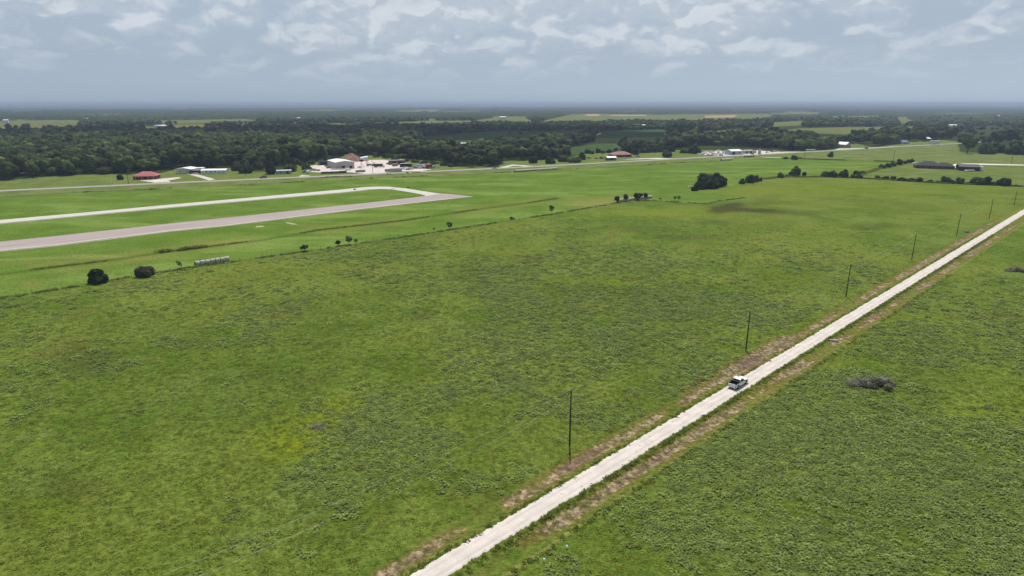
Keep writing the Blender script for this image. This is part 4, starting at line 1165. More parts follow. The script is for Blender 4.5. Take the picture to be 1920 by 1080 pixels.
far_pole(1370, 280, 266, "utility pole behind the blue walled building", True)
far_pole(945, 309, 296, "white topped post by the side road", light=True)

# ------------------------------------------------------------------ fences
def fence(label, pts, gap, hp=1.25, wires=4, name="wire_fence", maxp=95):
    W = [P(a_, b_) for a_, b_ in pts]; root = empty(name, W[0], 0, label, "fence")
    tot = sum((q - p).length for p, q in zip(W[:-1], W[1:])); gap = max(gap, tot / maxp); out = []; acc = 0
    post = None
    for p, q in zip(W[:-1], W[1:]):
        L_ = (q - p).length; u = (gap - acc) if acc else 0
        while u < L_:
            r_ = p.lerp(q, u / L_); out.append(Vector((r_.x, r_.y, gz(r_.x, r_.y)))); u += gap
        acc = (acc + L_) % gap
    wood = mat("weathered_post_wood", (0.115, 0.098, 0.078), .9, .1, .3, 3)
    pm = MB().tube((0, 0, -.3), (0, 0, hp), .06, .05, 6).mesh("post", wood)
    for r_ in out:
        o = bpy.data.objects.new("post", pm); COL.objects.link(o); o.parent = root; o.location = r_ - W[0] + Vector((0, 0, 0)); k = random.uniform(.85, 1.2); o.scale = (1, 1, k); o.rotation_euler = (random.uniform(-.05, .05), random.uniform(-.05, .05), 0)
    q = MB()
    for a_, b_ in zip(out[:-1], out[1:]):
        for w_ in range(wires): z_ = .3 + w_ * .28; q.tube(a_ - W[0] + Vector((0, 0, z_)), b_ - W[0] + Vector((0, 0, z_)), .006, .006, 3, caps=False)
    o = q.build("barbed_wire", steelm, root); o['kind'] = 'stuff'
fence("post and barbed wire fence between the pasture and the airfield", FENCE[1:], 4.2)
fence("curving wire fence behind the dark weed patch at the back of the pasture", [(1322, 383), (1350, 377), (1397, 371)], 3.6)
fence("wire fence in the hedge along the back of the pasture", [(1365, 351), (1385, 346), (1430, 336), (1465, 332), (1545, 332), (1610, 334), (1750, 343), (1920, 350)], 5)
fence("long wire fence on the highway side of the airfield", VERGE[1:13], 14)

# ------------------------------------------------------------------ hay bale rows
hay = mat("weathered_hay", (0.40, 0.385, 0.32), .95, .05, .28, 2.4, dirt=(0.22, 0.20, 0.16), bump=.8)
hayend = mat("dark_hay_end", (0.060, 0.055, 0.045), .95, .05, .3, 5, bump=.8)
hayp = mat("pale_hay", (0.52, 0.49, 0.38), .95, .05, .15, 2.0, bump=.6)
def bale_mesh(m1, m2, seed):
    r = random.Random(seed); bm = bmesh.new()
    bmesh.ops.create_cone(bm, cap_ends=True, segments=20, radius1=.82, radius2=.82, depth=1.52)
    bmesh.ops.subdivide_edges(bm, edges=[e for e in bm.edges if abs(e.verts[0].co.z - e.verts[1].co.z) > .5], cuts=3)
    for v in bm.verts:
        k = 1 + .05 * mnoise.noise(v.co * 2 + Vector((seed * 7, 0, 0))) - (.025 if abs(v.co.z) > .7 else 0); v.co.x *= k; v.co.y *= k
    for f in bm.faces: f.material_index = 1 if abs(f.normal.z) > .8 else 0; f.smooth = True
    bmesh.ops.rotate(bm, cent=(0, 0, 0), matrix=Matrix.Rotation(PI / 2, 3, 'Y'), verts=bm.verts)
    bmesh.ops.translate(bm, verts=bm.verts, vec=(0, 0, .78))
    me = bpy.data.meshes.new("hay_bale"); bm.to_mesh(me); bm.free(); me.materials.append(m1); me.materials.append(m2); return me
bm_g = [bale_mesh(hay, hayend, k) for k in range(3)]; bm_p = [bale_mesh(hayp, hayend, k + 5) for k in range(3)]
def bale_row(p0, p1, meshes, lab, lab_end, group, scale=1.0):
    a_, b_ = P(*p0), P(*p1); d_ = b_ - a_; n_ = max(2, int(d_.length / (1.45 * scale))); an = math.atan2(d_.y, d_.x)
    for i in range(n_):
        p = a_.lerp(b_, (i + .5) / n_) + Vector((random.uniform(-.06, .06), random.uniform(-.08, .08), 0))
        o = bpy.data.objects.new("hay_bale", meshes[i % 3]); COL.objects.link(o); o.location = (p.x, p.y, gz(p.x, p.y) - .03); o.rotation_euler = (random.uniform(-.3, .3) * 0, 0, an + random.uniform(-.04, .04)); o.scale = (scale, scale * random.uniform(.97, 1.05), scale * random.uniform(.96, 1.05))
        setprops(o, lab_end if i == 0 else lab, "hay bale", group)
bale_row((366, 498.5), (430, 488.5), bm_g, "mottled grey round bale in the short row beside the pasture fence", "left end bale, its dark face showing, of the short row beside the pasture fence", "bales of the short grey row", 1.12)
bale_row((965, 322.6), (1044, 317.6), bm_p, "pale round bale in the long row beside the highway", "left end bale of the long pale row beside the highway", "bales of the long pale row", 1.25)
bale_row((1158, 379), (1221, 371.2), bm_g, "grey round bale in the overgrown row behind the pasture fence", "left end bale of the overgrown row behind the pasture fence", "bales of the overgrown row", 1.2)
bale_row((1352, 301.6), (1373, 299.8), bm_p, "pale round bale in the short row beside the highway by the vehicle lot", "left end bale of the short pale row by the vehicle lot", "bales of the short pale row", 1.4)

# ------------------------------------------------------------------ buildings
glass = mat("dark_window_glass", (0.03, 0.035, 0.04), .15, .6, .1)
def building(name, label, px_, py_, w_, d_, wallh, rise, ang, roof, wallm, roofm, doors=(), wins=(), cat="building", over=.5, porch=None, centre=True):
    """w_ along local x, d_ along local y; front is local -y; base point is the middle of the front wall"""
    p = P(px_, py_); z = gz(p.x, p.y)
    root = empty(name, (p.x, p.y, z), ang, label, cat)
    X0, X1, Y0, Y1 = -w_ / 2, w_ / 2, 0.0, d_
    q = MB(); q.box((0, d_ / 2, wallh / 2 - .15), (w_, d_, wallh + .3))
    if roof == 'gable_x':      # ridge along x
        q.add([(X0, Y0, wallh), (X0, Y1, wallh), (X0, d_ / 2, wallh + rise), (X1, Y0, wallh), (X1, Y1, wallh), (X1, d_ / 2, wallh + rise)], [(0, 1, 2), (3, 5, 4), (0, 2, 5, 3), (1, 4, 5, 2)])
    if roof == 'gable_y':      # ridge along y
        q.add([(X0, Y0, wallh), (X1, Y0, wallh), (0, Y0, wallh + rise), (X0, Y1, wallh), (X1, Y1, wallh), (0, Y1, wallh + rise)], [(0, 1, 2), (3, 5, 4), (0, 2, 5, 3), (1, 4, 5, 2)])
    q.build("wall", wallm, root)
    q = MB(); o = over; th = .12
    def slab(a1, a2, a3, a4):
        a1, a2, a3, a4 = map(Vector, (a1, a2, a3, a4)); nn_ = (a2 - a1).cross(a4 - a1).normalized()
        if nn_.z < 0: nn_ = -nn_
        up = nn_ * th; lo = nn_ * .02
        q.add([a1 + lo, a2 + lo, a3 + lo, a4 + lo, a1 + up, a2 + up, a3 + up, a4 + up], [(0, 3, 2, 1), (4, 5, 6, 7), (0, 1, 5, 4), (1, 2, 6, 5), (2, 3, 7, 6), (3, 0, 4, 7)])
    if roof == 'gable_x':
        e = o * rise / (d_ / 2)
        slab((X0 - o, Y0 - o, wallh - e), (X1 + o, Y0 - o, wallh - e), (X1 + o, d_ / 2, wallh + rise), (X0 - o, d_ / 2, wallh + rise))
        slab((X0 - o, Y1 + o, wallh - e), (X1 + o, Y1 + o, wallh - e), (X1 + o, d_ / 2, wallh + rise), (X0 - o, d_ / 2, wallh + rise))
    elif roof == 'gable_y':
        e = o * rise / (w_ / 2)
        slab((X0 - o, Y0 - o, wallh - e), (0, Y0 - o, wallh + rise), (0, Y1 + o, wallh + rise), (X0 - o, Y1 + o, wallh - e))
        slab((X1 + o, Y0 - o, wallh - e), (0, Y0 - o, wallh + rise), (0, Y1 + o, wallh + rise), (X1 + o, Y1 + o, wallh - e))
    elif roof == 'hip':
        r1 = d_ / 2 + o; a_ = [(X0 - o, Y0 - o, wallh), (X1 + o, Y0 - o, wallh), (X1 + o, Y1 + o, wallh), (X0 - o, Y1 + o, wallh), (X0 - o + r1, d_ / 2, wallh + rise), (X1 + o - r1, d_ / 2, wallh + rise)]
        q.add([(x, y, z_ - .1) for x, y, z_ in a_[:4]] + a_, [(3, 2, 1, 0), (0, 1, 5, 4), (1, 2, 6, 5), (2, 3, 7, 6), (3, 0, 4, 7), (4, 5, 9, 8), (5, 6, 9), (6, 7, 8, 9), (7, 4, 8)])
    elif roof == 'flat':
        q.box((0, d_ / 2, wallh + .12), (w_ + 2 * o, d_ + 2 * o, .2))
    elif roof == 'shed':
        slab((X0 - o, Y0 - o, wallh + rise), (X1 + o, Y0 - o, wallh + rise), (X1 + o, Y1 + o, wallh), (X0 - o, Y1 + o, wallh))
    q.build("roof", roofm, root)
    for (x, wd, h, side, mm) in doors:
        if side == 'f': MB().box((x, -.04, h / 2), (wd, .07, h)).build("door", mm, root)
        elif side == 'l': MB().box((X0 - .04, x, h / 2), (.07, wd, h)).build("door", mm, root)
    for (x, z_, wd, h, side) in wins:
        if side == 'f': c_, s_z = (x, -.04, z_), (wd, .06, h)
        else: c_, s_z = (X0 - .04, x, z_), (.06, wd, h)
        MB().box(c_, s_z).build("window", glass, root)
    if porch:
        x0, x1, dep, hh, mm = porch
        q = MB(); q.box(((x0 + x1) / 2, -dep / 2 - .55, hh), (x1 - x0, dep, .12)); pr_ = q.build("porch_roof", roofm, root)
        for k in range(max(2, int((x1 - x0) / 3.5))):
            x = x0 + .2 + (x1 - x0 - .4) * k / (max(2, int((x1 - x0) / 3.5)) - 1)
            MB().tube((x, -dep - .4, -.1), (x, -dep - .4, hh - .07), .09, .09, 6).build("porch_post", mm, root)
    return root

white_sheet = ribbed("white_sheet_metal", (0.66, 0.66, 0.66)); white_roof = ribbed("white_roof_sheet", (0.74, 0.75, 0.76), .4, .5)
red_roof = ribbed("red_roof_sheet", (0.33, 0.060, 0.060), .4, .5, dirt=(0.42, .16, .15)); redwall = mat("dark_red_boarding", (0.16, 0.07, 0.06), .8, .2, .2, 1.5)
grey_sheet = ribbed("grey_sheet_metal", (0.46, 0.44, 0.43)); tan_sheet = ribbed("tan_sheet_metal", (0.44, 0.40, 0.36), dirt=(.35, .26, .2))
dark_shing = mat("dark_shingles", (0.050, 0.050, 0.056), .9, .2, .25, 6, bump=.5); brick = mat("dark_brick", (0.115, 0.080, 0.065), .9, .2, .3, 5)
rust_roof = ribbed("rusty_roof_sheet", (0.235, 0.095, 0.080), .5, .7, dirt=(.15, .06, .05)); blue_roof = ribbed("blue_grey_roof", (0.16, 0.20, 0.29)); bluewall = ribbed("pale_blue_sheet", (0.36, 0.43, 0.48))
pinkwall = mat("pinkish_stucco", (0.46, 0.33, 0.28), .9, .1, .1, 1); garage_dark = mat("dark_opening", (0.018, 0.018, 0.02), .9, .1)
greywood = mat("grey_boards", (0.16, 0.15, 0.14), .9, .1, .3, 3)

A25 = math.radians(24)
building("house", "house with a faded red metal hip roof and a front porch beside the highway", 272, 336.3, 17.5, 12, 2.8, 3.2, math.radians(14), 'hip', redwall, red_roof, [(0.5, 1.6, 2.2, 'f', garage_dark)],
         [(-6, 1.6, 1.3, 1.1, 'f'), (-3, 1.6, 1.3, 1.1, 'f'), (4.2, 1.6, 1.3, 1.1, 'f'), (6.8, 1.6, 1.3, 1.1, 'f')], "house", .6, (-6.5, 7.5, 1.9, 2.5, mat("white_paint", (.75, .74, .72))))
building("storage_shed", "white metal shed with a wide flat roof left of the carport", 345, 325.4, 13, 13, 4.0, 1.0, math.radians(2), 'gable_y', white_sheet, white_roof, [(3.2, 3, 2.8, 'f', grey_sheet)], [(-3, 2, 1, .8, 'f')], "shed", 1.4)
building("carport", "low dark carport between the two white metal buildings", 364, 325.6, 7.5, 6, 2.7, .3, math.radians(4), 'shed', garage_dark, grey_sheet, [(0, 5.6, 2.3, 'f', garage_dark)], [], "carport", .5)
building("long_shed", "long low white metal building with a pale roof behind the lawn", 400.5, 326, 21, 10, 3.1, .9, math.radians(9), 'gable_x', white_sheet, white_roof, [(4.8, 1.4, 2.2, 'f', grey_sheet), (8.6, 1.0, 2.1, 'f', grey_sheet)], [(-6, 2, 1.4, .9, 'f'), (-2, 2, 1.4, .9, 'f'), (1.5, 2, 1.2, .9, 'f')], "building", .4)
building("link_shed", "small white shed joined between the carport and the long white building", 374.5, 321, 7, 6, 2.8, .5, math.radians(8), 'gable_x', white_sheet, white_roof, [], [(1, 1.6, 1, .8, 'f')], "shed", .3)
building("small_shed", "small grey blue shed beside the tall conical tree", 533, 326.3, 12.5, 6, 2.9, .6, A25, 'gable_x', ribbed("grey_blue_sheet", (.26, .31, .35)), ribbed("blue_roof_sheet", (.36, .42, .47)), [(3, 2, 2.2, 'f', garage_dark)], [(-3, 1.8, 1.2, .9, 'f')], "shed", .3)
building("warehouse", "large tan metal warehouse with a pale roof in the scrap yard", 647.5, 316.6, 18, 31, 6.3, 1.3, math.radians(30), 'gable_y', tan_sheet, white_roof, [(-1.5, 2.6, 3.0, 'f', garage_dark), (5.5, 2.4, 2.6, 'f', garage_dark), (8, 4, 4.2, 'l', grey_sheet), (17, 4, 4.2, 'l', grey_sheet)], [], "warehouse", .3)
building("lean_to", "pale roofed open lean-to left of the tan warehouse", 607, 309.5, 10, 8, 3.8, .8, math.radians(20), 'shed', greywood, white_roof, [(0, 7, 3, 'f', garage_dark)], [], "shed", .4)
building("workshop", "low flat roofed brown workshop in the middle of the scrap yard", 745, 308.5, 16, 7, 4.0, .4, math.radians(18), 'shed', mat("brown_boards", (.16, .11, .09), .9, .1, .3, 2), white_roof, [(-3, 3, 3, 'f', garage_dark), (3, 3, 3, 'f', garage_dark)], [], "workshop", .5)
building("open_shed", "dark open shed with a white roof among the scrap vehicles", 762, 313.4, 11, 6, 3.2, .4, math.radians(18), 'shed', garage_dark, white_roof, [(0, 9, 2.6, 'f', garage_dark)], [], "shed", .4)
building("house", "long low house with a rusty brown red roof among dark trees", 1167, 294.4, 24, 13, 2.9, 3.2, math.radians(16), 'hip', mat("dark_wood_wall", (.09, .06, .055), .9, .1, .3, 2), rust_roof, [(-3, 1.2, 2.1, 'f', garage_dark), (8, 4, 2.2, 'f', garage_dark)], [(-8, 1.6, 1.5, 1.1, 'f'), (-6, 1.6, 1.3, 1.1, 'f'), (1, 1.6, 1.6, 1.1, 'f'), (4, 1.6, 1.4, 1.1, 'f')], "house", .6, (-9, 9, 1.8, 2.5, greywood))
building("small_shed", "small dark shed with a bright white roof beside the highway", 1147, 300.6, 10.5, 6, 3.0, 1.3, math.radians(14), 'gable_x', greywood, white_roof, [(0, 3, 2.3, 'f', garage_dark)], [(-3.4, 1.7, 1, .8, 'f')], "shed", .6)
building("shop_building", "pale blue metal shop with a white gable roof at the vehicle lot", 1381, 290, 16.5, 12, 4.4, 1.7, math.radians(22), 'gable_x', bluewall, white_roof, [(-4.5, 4, 3, 'f', garage_dark), (2, 1.2, 2.2, 'f', grey_sheet)], [(4.5, 2.2, 2.2, 1.2, 'f'), (-4.5, 3.7, 2.6, .6, 'f')], "shop", .5)
building("annex", "low grey annex right of the pale blue shop", 1404, 288, 15, 9, 3.8, .5, math.radians(22), 'gable_x', grey_sheet, mat("grey_roof", (.38, .37, .37)), [(-3, 3, 2.8, 'f', garage_dark), (3, 3, 2.8, 'f', garage_dark)], [], "building", .3)
building("gable_building", "pinkish walled building with a white gable roof beside the highway", 1590, 276.8, 15, 25, 4.6, 3.0, math.radians(38), 'gable_y', pinkwall, white_roof, [(-4, 2.6, 3, 'f', garage_dark), (4, 2.6, 3, 'f', garage_dark)], [], "building", .5)
building("house", "blue grey roofed house half hidden by trees beyond the highway", 1697, 270, 15, 9, 3, 2.6, math.radians(10), 'hip', bluewall, blue_roof, [(0, 1.2, 2.1, 'f', garage_dark)], [(-3, 1.6, 1.4, 1, 'f'), (3, 1.6, 1.4, 1, 'f')], "house", .5)
building("small_barn", "little barn with a bright white roof among the right hand trees", 1742, 264.5, 10, 10, 4, 2.2, math.radians(25), 'gable_x', greywood, white_roof, [(0, 3, 2.8, 'f', garage_dark)], [], "barn", .4)
building("pale_shed", "round shouldered cream shed between the oaks at the right", 1857, 270.5, 9, 9, 5.2, 2.0, math.radians(20), 'gable_y', mat("cream_paint", (.46, .44, .36)), mat("cream_roof", (.50, .49, .42)), [(0, 2.6, 2.8, 'f', garage_dark)], [], "shed", .3)
r_ = building("ranch_house", "long dark brick house with a dark grey hip roof behind the hedge", 1742, 316.2, 22, 14, 2.8, 3.8, math.radians(-22), 'hip', brick, dark_shing, [(0.5, 1.4, 2.2, 'f', garage_dark)], [(-9, 1.5, 1.6, 1.2, 'f'), (-5.5, 1.5, 1.6, 1.2, 'f'), (4, 1.5, 1.6, 1.2, 'f'), (8.5, 1.5, 1.6, 1.2, 'f')], "house", .6)
q = MB(); q.box((14.0, 5.6, 1.25), (14, 11, 2.8)); q.build("wing", brick, r_)
q = MB(); a_ = [(6.4, -.5, 2.66), (21.6, -.5, 2.66), (21.6, 11.7, 2.66), (6.4, 11.7, 2.66), (9.5, 5.6, 5.9), (15.5, 5.6, 5.9)]
q.add([(x, y, z_ - .1) for x, y, z_ in a_[:4]] + a_, [(3, 2, 1, 0), (0, 1, 5, 4), (1, 2, 6, 5), (2, 3, 7, 6), (3, 0, 4, 7), (4, 5, 9, 8), (5, 6, 9), (6, 7, 8, 9), (7, 4, 8)]); q.build("wing_roof", dark_shing, r_)
for x in (12.5, 15.5, 18.5): MB().box((x, .06, 1.5), (1.6, .06, 1.2)).build("window", glass, r_)
building("garage", "dark garage with a pale flat gable roof right of the dark roofed house", 1817, 320.6, 16, 12, 3.8, 2.0, math.radians(-20), 'gable_x', mat("dark_brown_wall", (.045, .035, .032), .9, .1, .2, 1.5), mat("olive_grey_roof", (.10, .095, .085), .8, .2, .2, .5), [(-4, 4, 3, 'f', garage_dark)], [], "garage", .5)

def far_house(px_, py_, w_, label, col_, rise=1.8, wh=10.0, name="farm_building"):
    if py_ > 250: wh = 4.0
    p = P(px_, py_); z = gz(p.x, p.y); root = empty(name, (p.x, p.y, z), math.radians(random.uniform(-10, 25)), label, "building")
    q = MB(); q.box((0, 0, wh / 2), (w_, w_ * .5, wh)); q.build("wall", white_sheet, root)
    q = MB(); q.add([(-w_ / 2 - .3, -w_ * .28, wh - .1), (w_ / 2 + .3, -w_ * .28, wh - .1), (w_ / 2 + .3, w_ * .28, wh - .1), (-w_ / 2 - .3, w_ * .28, wh - .1), (-w_ / 2 - .3, 0, wh + rise), (w_ / 2 + .3, 0, wh + rise)], [(0, 1, 5, 4), (2, 3, 4, 5), (1, 2, 5), (3, 0, 4), (0, 3, 2, 1)])
    q.build("roof", col_, root)
wr = mat("bright_white_roof", (.8, .8, .8)); br_ = mat("brown_far_roof", (.2, .15, .12))
for x, y, w_, l_ in ((162, 227.5, 19, "bright white roofed barn far off in the left hand woods"), (12, 231, 14, "small white roofed house at the far left"), (943, 224, 26, "white roofed farm building at the foot of the far green field"),
                     (1201, 242.5, 22, "white farmhouse in front of the dark tree belt"), (1784, 242.5, 18, "white roofed barn in the right hand woods"), (1872, 221.5, 40, "long white roofed building far off at the right"),
                     (868, 275, 11, "small pale roof among the trees behind the scrap yard"), (1845, 196.5, 120, "pale water tank building on the horizon at the right"), (560, 226.5, 12, "tiny white house in the far woods left of the middle"),
                     (302, 243.5, 26, "pale roofs by the far clearing at the left")):
    far_house(x, y, w_, l_, wr)
p = P(930, 212.5); z = gz(p.x, p.y); t_root = empty("radio_tower", (p.x, p.y, z), 0.3, "thin dark lattice tower standing above the far woods", "tower")
q = MB(); H_ = 48
for k in range(3):
    an = k * 2.094; q.tube((math.cos(an) * 2.2, math.sin(an) * 2.2, 0), (math.cos(an) * 1.2, math.sin(an) * 1.2, H_), .35, .3, 5)
for i in range(12):
    z0, z1 = i * 4, i * 4 + 4; r0 = 2.2 - z0 / H_; r1 = 2.2 - z1 / H_
    for k in range(3):
        a0, a1 = k * 2.094, (k + 1) * 2.094; q.tube((math.cos(a0) * r0, math.sin(a0) * r0, z0), (math.cos(a1) * r1, math.sin(a1) * r1, z1), .18, .18, 4)
q.build("lattice_mast", mat("dull_steel", (.12, .12, .13), .7, .3), t_root)

# ------------------------------------------------------------------ the white pickup (forward is +x)
def paintm(name, col_, rough=.28):
    if name in MATS: return MATS[name]
    m, n, b = principled(name, rough, .5); b.inputs['Coat Weight'].default_value = .6; b.inputs['Coat Roughness'].default_value = .08
    tcn = n.n('ShaderNodeTexCoord'); sp = n.n('ShaderNodeSeparateXYZ'); n.put(sp.inputs[0], tcn.outputs['Object'])
    f = n.noise(tcn.outputs['Object'], 1.4, 5, .6)
    dirt = n.math('MULTIPLY', n.ramp(sp.outputs[2], .95, .3), n.ramp(f, .35, .65, .2, .7))
    n.put(b.inputs['Base Color'], n.mix(dirt, col_, (.36, .30, .24))); MATS[name] = m; return m
white_paint = paintm("white_car_paint", (0.78, 0.78, 0.79)); tyre = mat("tyre_rubber", (0.022, 0.022, 0.023), .85, .3); rimm = mat("alloy_rim", (0.42, 0.42, 0.43), .35, .6, .1, 3, .6)
blackp = mat("black_plastic", (0.02, 0.02, 0.022), .6, .3); redl = mat("red_lens", (0.30, 0.01, 0.01), .25, .5); clearl = mat("clear_lens", (.6, .6, .62), .1, .6); chrome = mat("chrome", (.6, .6, .62), .15, .6, .05, 3, .9)
bedm = mat("black_bed_liner", (0.020, 0.021, 0.026), .8, .2, .2, 6)

def wheel(parent, x, y, r=.41, wd=.28, name="wheel"):
    q = MB(); q.tube((0, -wd / 2, 0), (0, wd / 2, 0), r * .93, r * .93, 24); q.tube((0, -wd / 2 + .04, 0), (0, wd / 2 - .04, 0), r, r, 24)
    o = q.build(name, tyre, parent); o.location = (x, y, r)
    q = MB(); sgn = 1 if y > 0 else -1
    q.tube((0, sgn * (wd / 2 - .02), 0), (0, sgn * (wd / 2 + .012), 0), r * .62, r * .58, 16)
    for k in range(6):
        an = k * PI / 3; q.box((math.cos(an) * r * .33, sgn * (wd / 2 + .02), math.sin(an) * r * .33), (.07, .03, .07))
    q.build("rim", rimm, o)

def sections(rows, mi=0):
    """closed rings of equal length lofted along x"""
    q = MB(); n_ = len(rows[0]); vs = [v for r_ in rows for v in r_]; fs = []
    for i in range(len(rows) - 1):
        for j in range(n_): fs.append((i * n_ + j, i * n_ + (j + 1) % n_, (i + 1) * n_ + (j + 1) % n_, (i + 1) * n_ + j))
    fs += [tuple(range(n_ - 1, -1, -1)), tuple(range((len(rows) - 1) * n_, len(rows) * n_))]
    return q.add(vs, fs, mi)

def ring(x, hw_, z0, z1, r=.08, tum=0.0):
    """rounded section: half width, bottom, top, tumblehome at the top"""
    return [(x, -hw_ + .05, z0), (x, hw_ - .05, z0), (x, hw_, z0 + .12), (x, hw_, z0 + (z1 - z0) * .55), (x, hw_ - tum * .5 - .01, z1 - r), (x, hw_ - r - tum, z1), (x, -hw_ + r + tum, z1), (x, -hw_ + tum * .5 + .01, z1 - r), (x, -hw_, z0 + (z1 - z0) * .55), (x, -hw_, z0 + .12)]

def pickup(label, loc, rz, group=None):
    root = empty("pickup_truck", loc, rz, label, "pickup truck", group)
    # front clip and doors
    q = sections([ring(2.93, .84, .50, .98, .10, .03), ring(2.86, .93, .42, 1.10, .10, .03), ring(2.3, .98, .40, 1.17, .07, .03), ring(1.25, 1.0, .40, 1.22, .07, .02), ring(-.75, 1.0, .40, 1.22, .05, .02)])
    q.build("body", white_paint, root, smooth_=False, bevel=0)
    MB().prism([(1.12, 1.20), (.40, 1.86), (-.55, 1.90), (-.76, 1.80), (-.78, 1.20)], -.93, .93, inset=None).build("cab_shell", white_paint, root)
    # taper cab top
    cab = root.children[-1]
    for v in cab.data.vertices:
        if v.co.z > 1.5: v.co.y *= .86
    cab.data.update()
    q = MB(); q.add([(1.06, -.84, 1.25), (1.06, .84, 1.25), (.48, .74, 1.80), (.48, -.74, 1.80)], [(0, 1, 2, 3)]); 
    for v in range(len(q.v)): q.v[v] = (q.v[v][0] + .04, q.v[v][1], q.v[v][2] + .03)
    q.build("windscreen", glass, root)
    q = MB(); q.add([(-.795, -.80, 1.30), (-.795, .80, 1.30), (-.785, .71, 1.73), (-.785, -.71, 1.73)], [(0, 1, 2, 3)]); q.build("rear_window", glass, root)
    for s in (-1, 1):
        for x0, x1, x2, x3 in ((.98, .22, .22, .46), (.14, -.66, -.60, .14)):
            q = MB(); q.add([(x0, s * .945, 1.26), (x1, s * .945, 1.26), (x2, s * .83, 1.76), (x3, s * .83, 1.76)], [(0, 1, 2, 3)]); q.build("side_window", glass, root)
        MB().box((.95, s * 1.08, 1.30), (.14, .22, .20)).build("wing_mirror", blackp, root, bevel=.03)
        for x in (.10, -.72): MB().box((x + .08, s * 1.012, 1.05), (.16, .02, .035)).build("door_handle", blackp, root)
        for x in (1.95, -1.72):   # wheel arches
            q = MB(); n_ = 10; vs = []
            for k in range(n_ + 1):
                an = PI * k / n_
                for rr_, yy_ in ((.50, 1.005), (.58, 1.005), (.58, .93), (.50, .93)): vs.append((x + math.cos(an) * rr_, s * yy_, .42 + math.sin(an) * rr_))
            fs = [(k * 4 + j, k * 4 + (j + 1) % 4, k * 4 + 4 + (j + 1) % 4, k * 4 + 4 + j) for k in range(n_) for j in range(4)]
            q.add(vs, fs).build("wheel_arch", blackp, root)
            MB().tube((x, s * .80, .43), (x, s * 1.004, .43), .47, .47, 20).build("wheel_well", blackp, root)
            wheel(root, x, s * .93)
        MB().box((2.78, s * .78, .93), (.22, .26, .18)).build("headlight", clearl, root, bevel=.03)
        MB().box((-2.885, s * .92, 1.02), (.06, .13, .42)).build("tail_light", redl, root)
    # load bed
    q = MB()
    for s in (-1, 1): q.box((-1.83, s * .955, .84), (2.10, .09, .84))
    q.box((-.80, 0, .88), (.06, 1.86, .76)); q.build("bed_side", white_paint, root, bevel=.015)
    MB().box((-1.83, 0, .62), (2.06, 1.80, .08)).build("bed_floor", bedm, root)
    q = MB()
    for s in (-1, 1): q.box((-1.83, s * .90, .95), (2.04, .015, .58))
    q.box((-.845, 0, .95), (.015, 1.78, .58)); q.box((-2.80, 0, .95), (.015, 1.78, .58)); q.build("bed_liner", bedm, root)
    for s in (-1, 1): MB().box((-1.83, s * .955, 1.275), (2.12, .10, .03)).build("bed_rail", blackp, root)
    tg_ = MB().box((-2.865, 0, .93), (.07, 1.70, .62)).build("tailgate", white_paint, root, bevel=.012)
    MB().box((-2.905, 0, 1.12), (.02, .28, .07)).build("handle", blackp, tg_)
    MB().box((-2.96, 0, .58), (.18, 1.86, .20)).build("rear_bumper", chrome, root, bevel=.03)
    MB().box((-3.055, 0, .60), (.012, .32, .13)).build("licence_plate", mat("plate_white", (.7, .7, .7)), root)
    MB().box((2.98, 0, .56), (.18, 1.80, .24)).build("front_bumper", chrome, root, bevel=.04)
    MB().box((2.95, 0, .86), (.06, 1.24, .30)).build("grille", blackp, root)
    MB().box((-.2, 0, .34), (5.2, 1.3, .16)).build("chassis", blackp, root)
    MB().tube((-2.7, .5, .36), (-3.0, .5, .36), .04, .04, 8).build("exhaust_pipe", steelm, root)
    return root
ra = P(1361.8, 727.0); rb = P(1380.6, 734.3); rm = (ra + rb) / 2
s_t = float((rm.x - O0[0]) * EE[0] + (rm.y - O0[1]) * EE[1]); t_t = float((rm.x - O0[0]) * NN[0] + (rm.y - O0[1]) * NN[1])
print("truck s,t", s_t, t_t)
tp = rd(s_t + 2.9, t_t, .125)
pickup("white crew cab pickup with an empty black load bed on the gravel road", tp, ROAD_ANG)

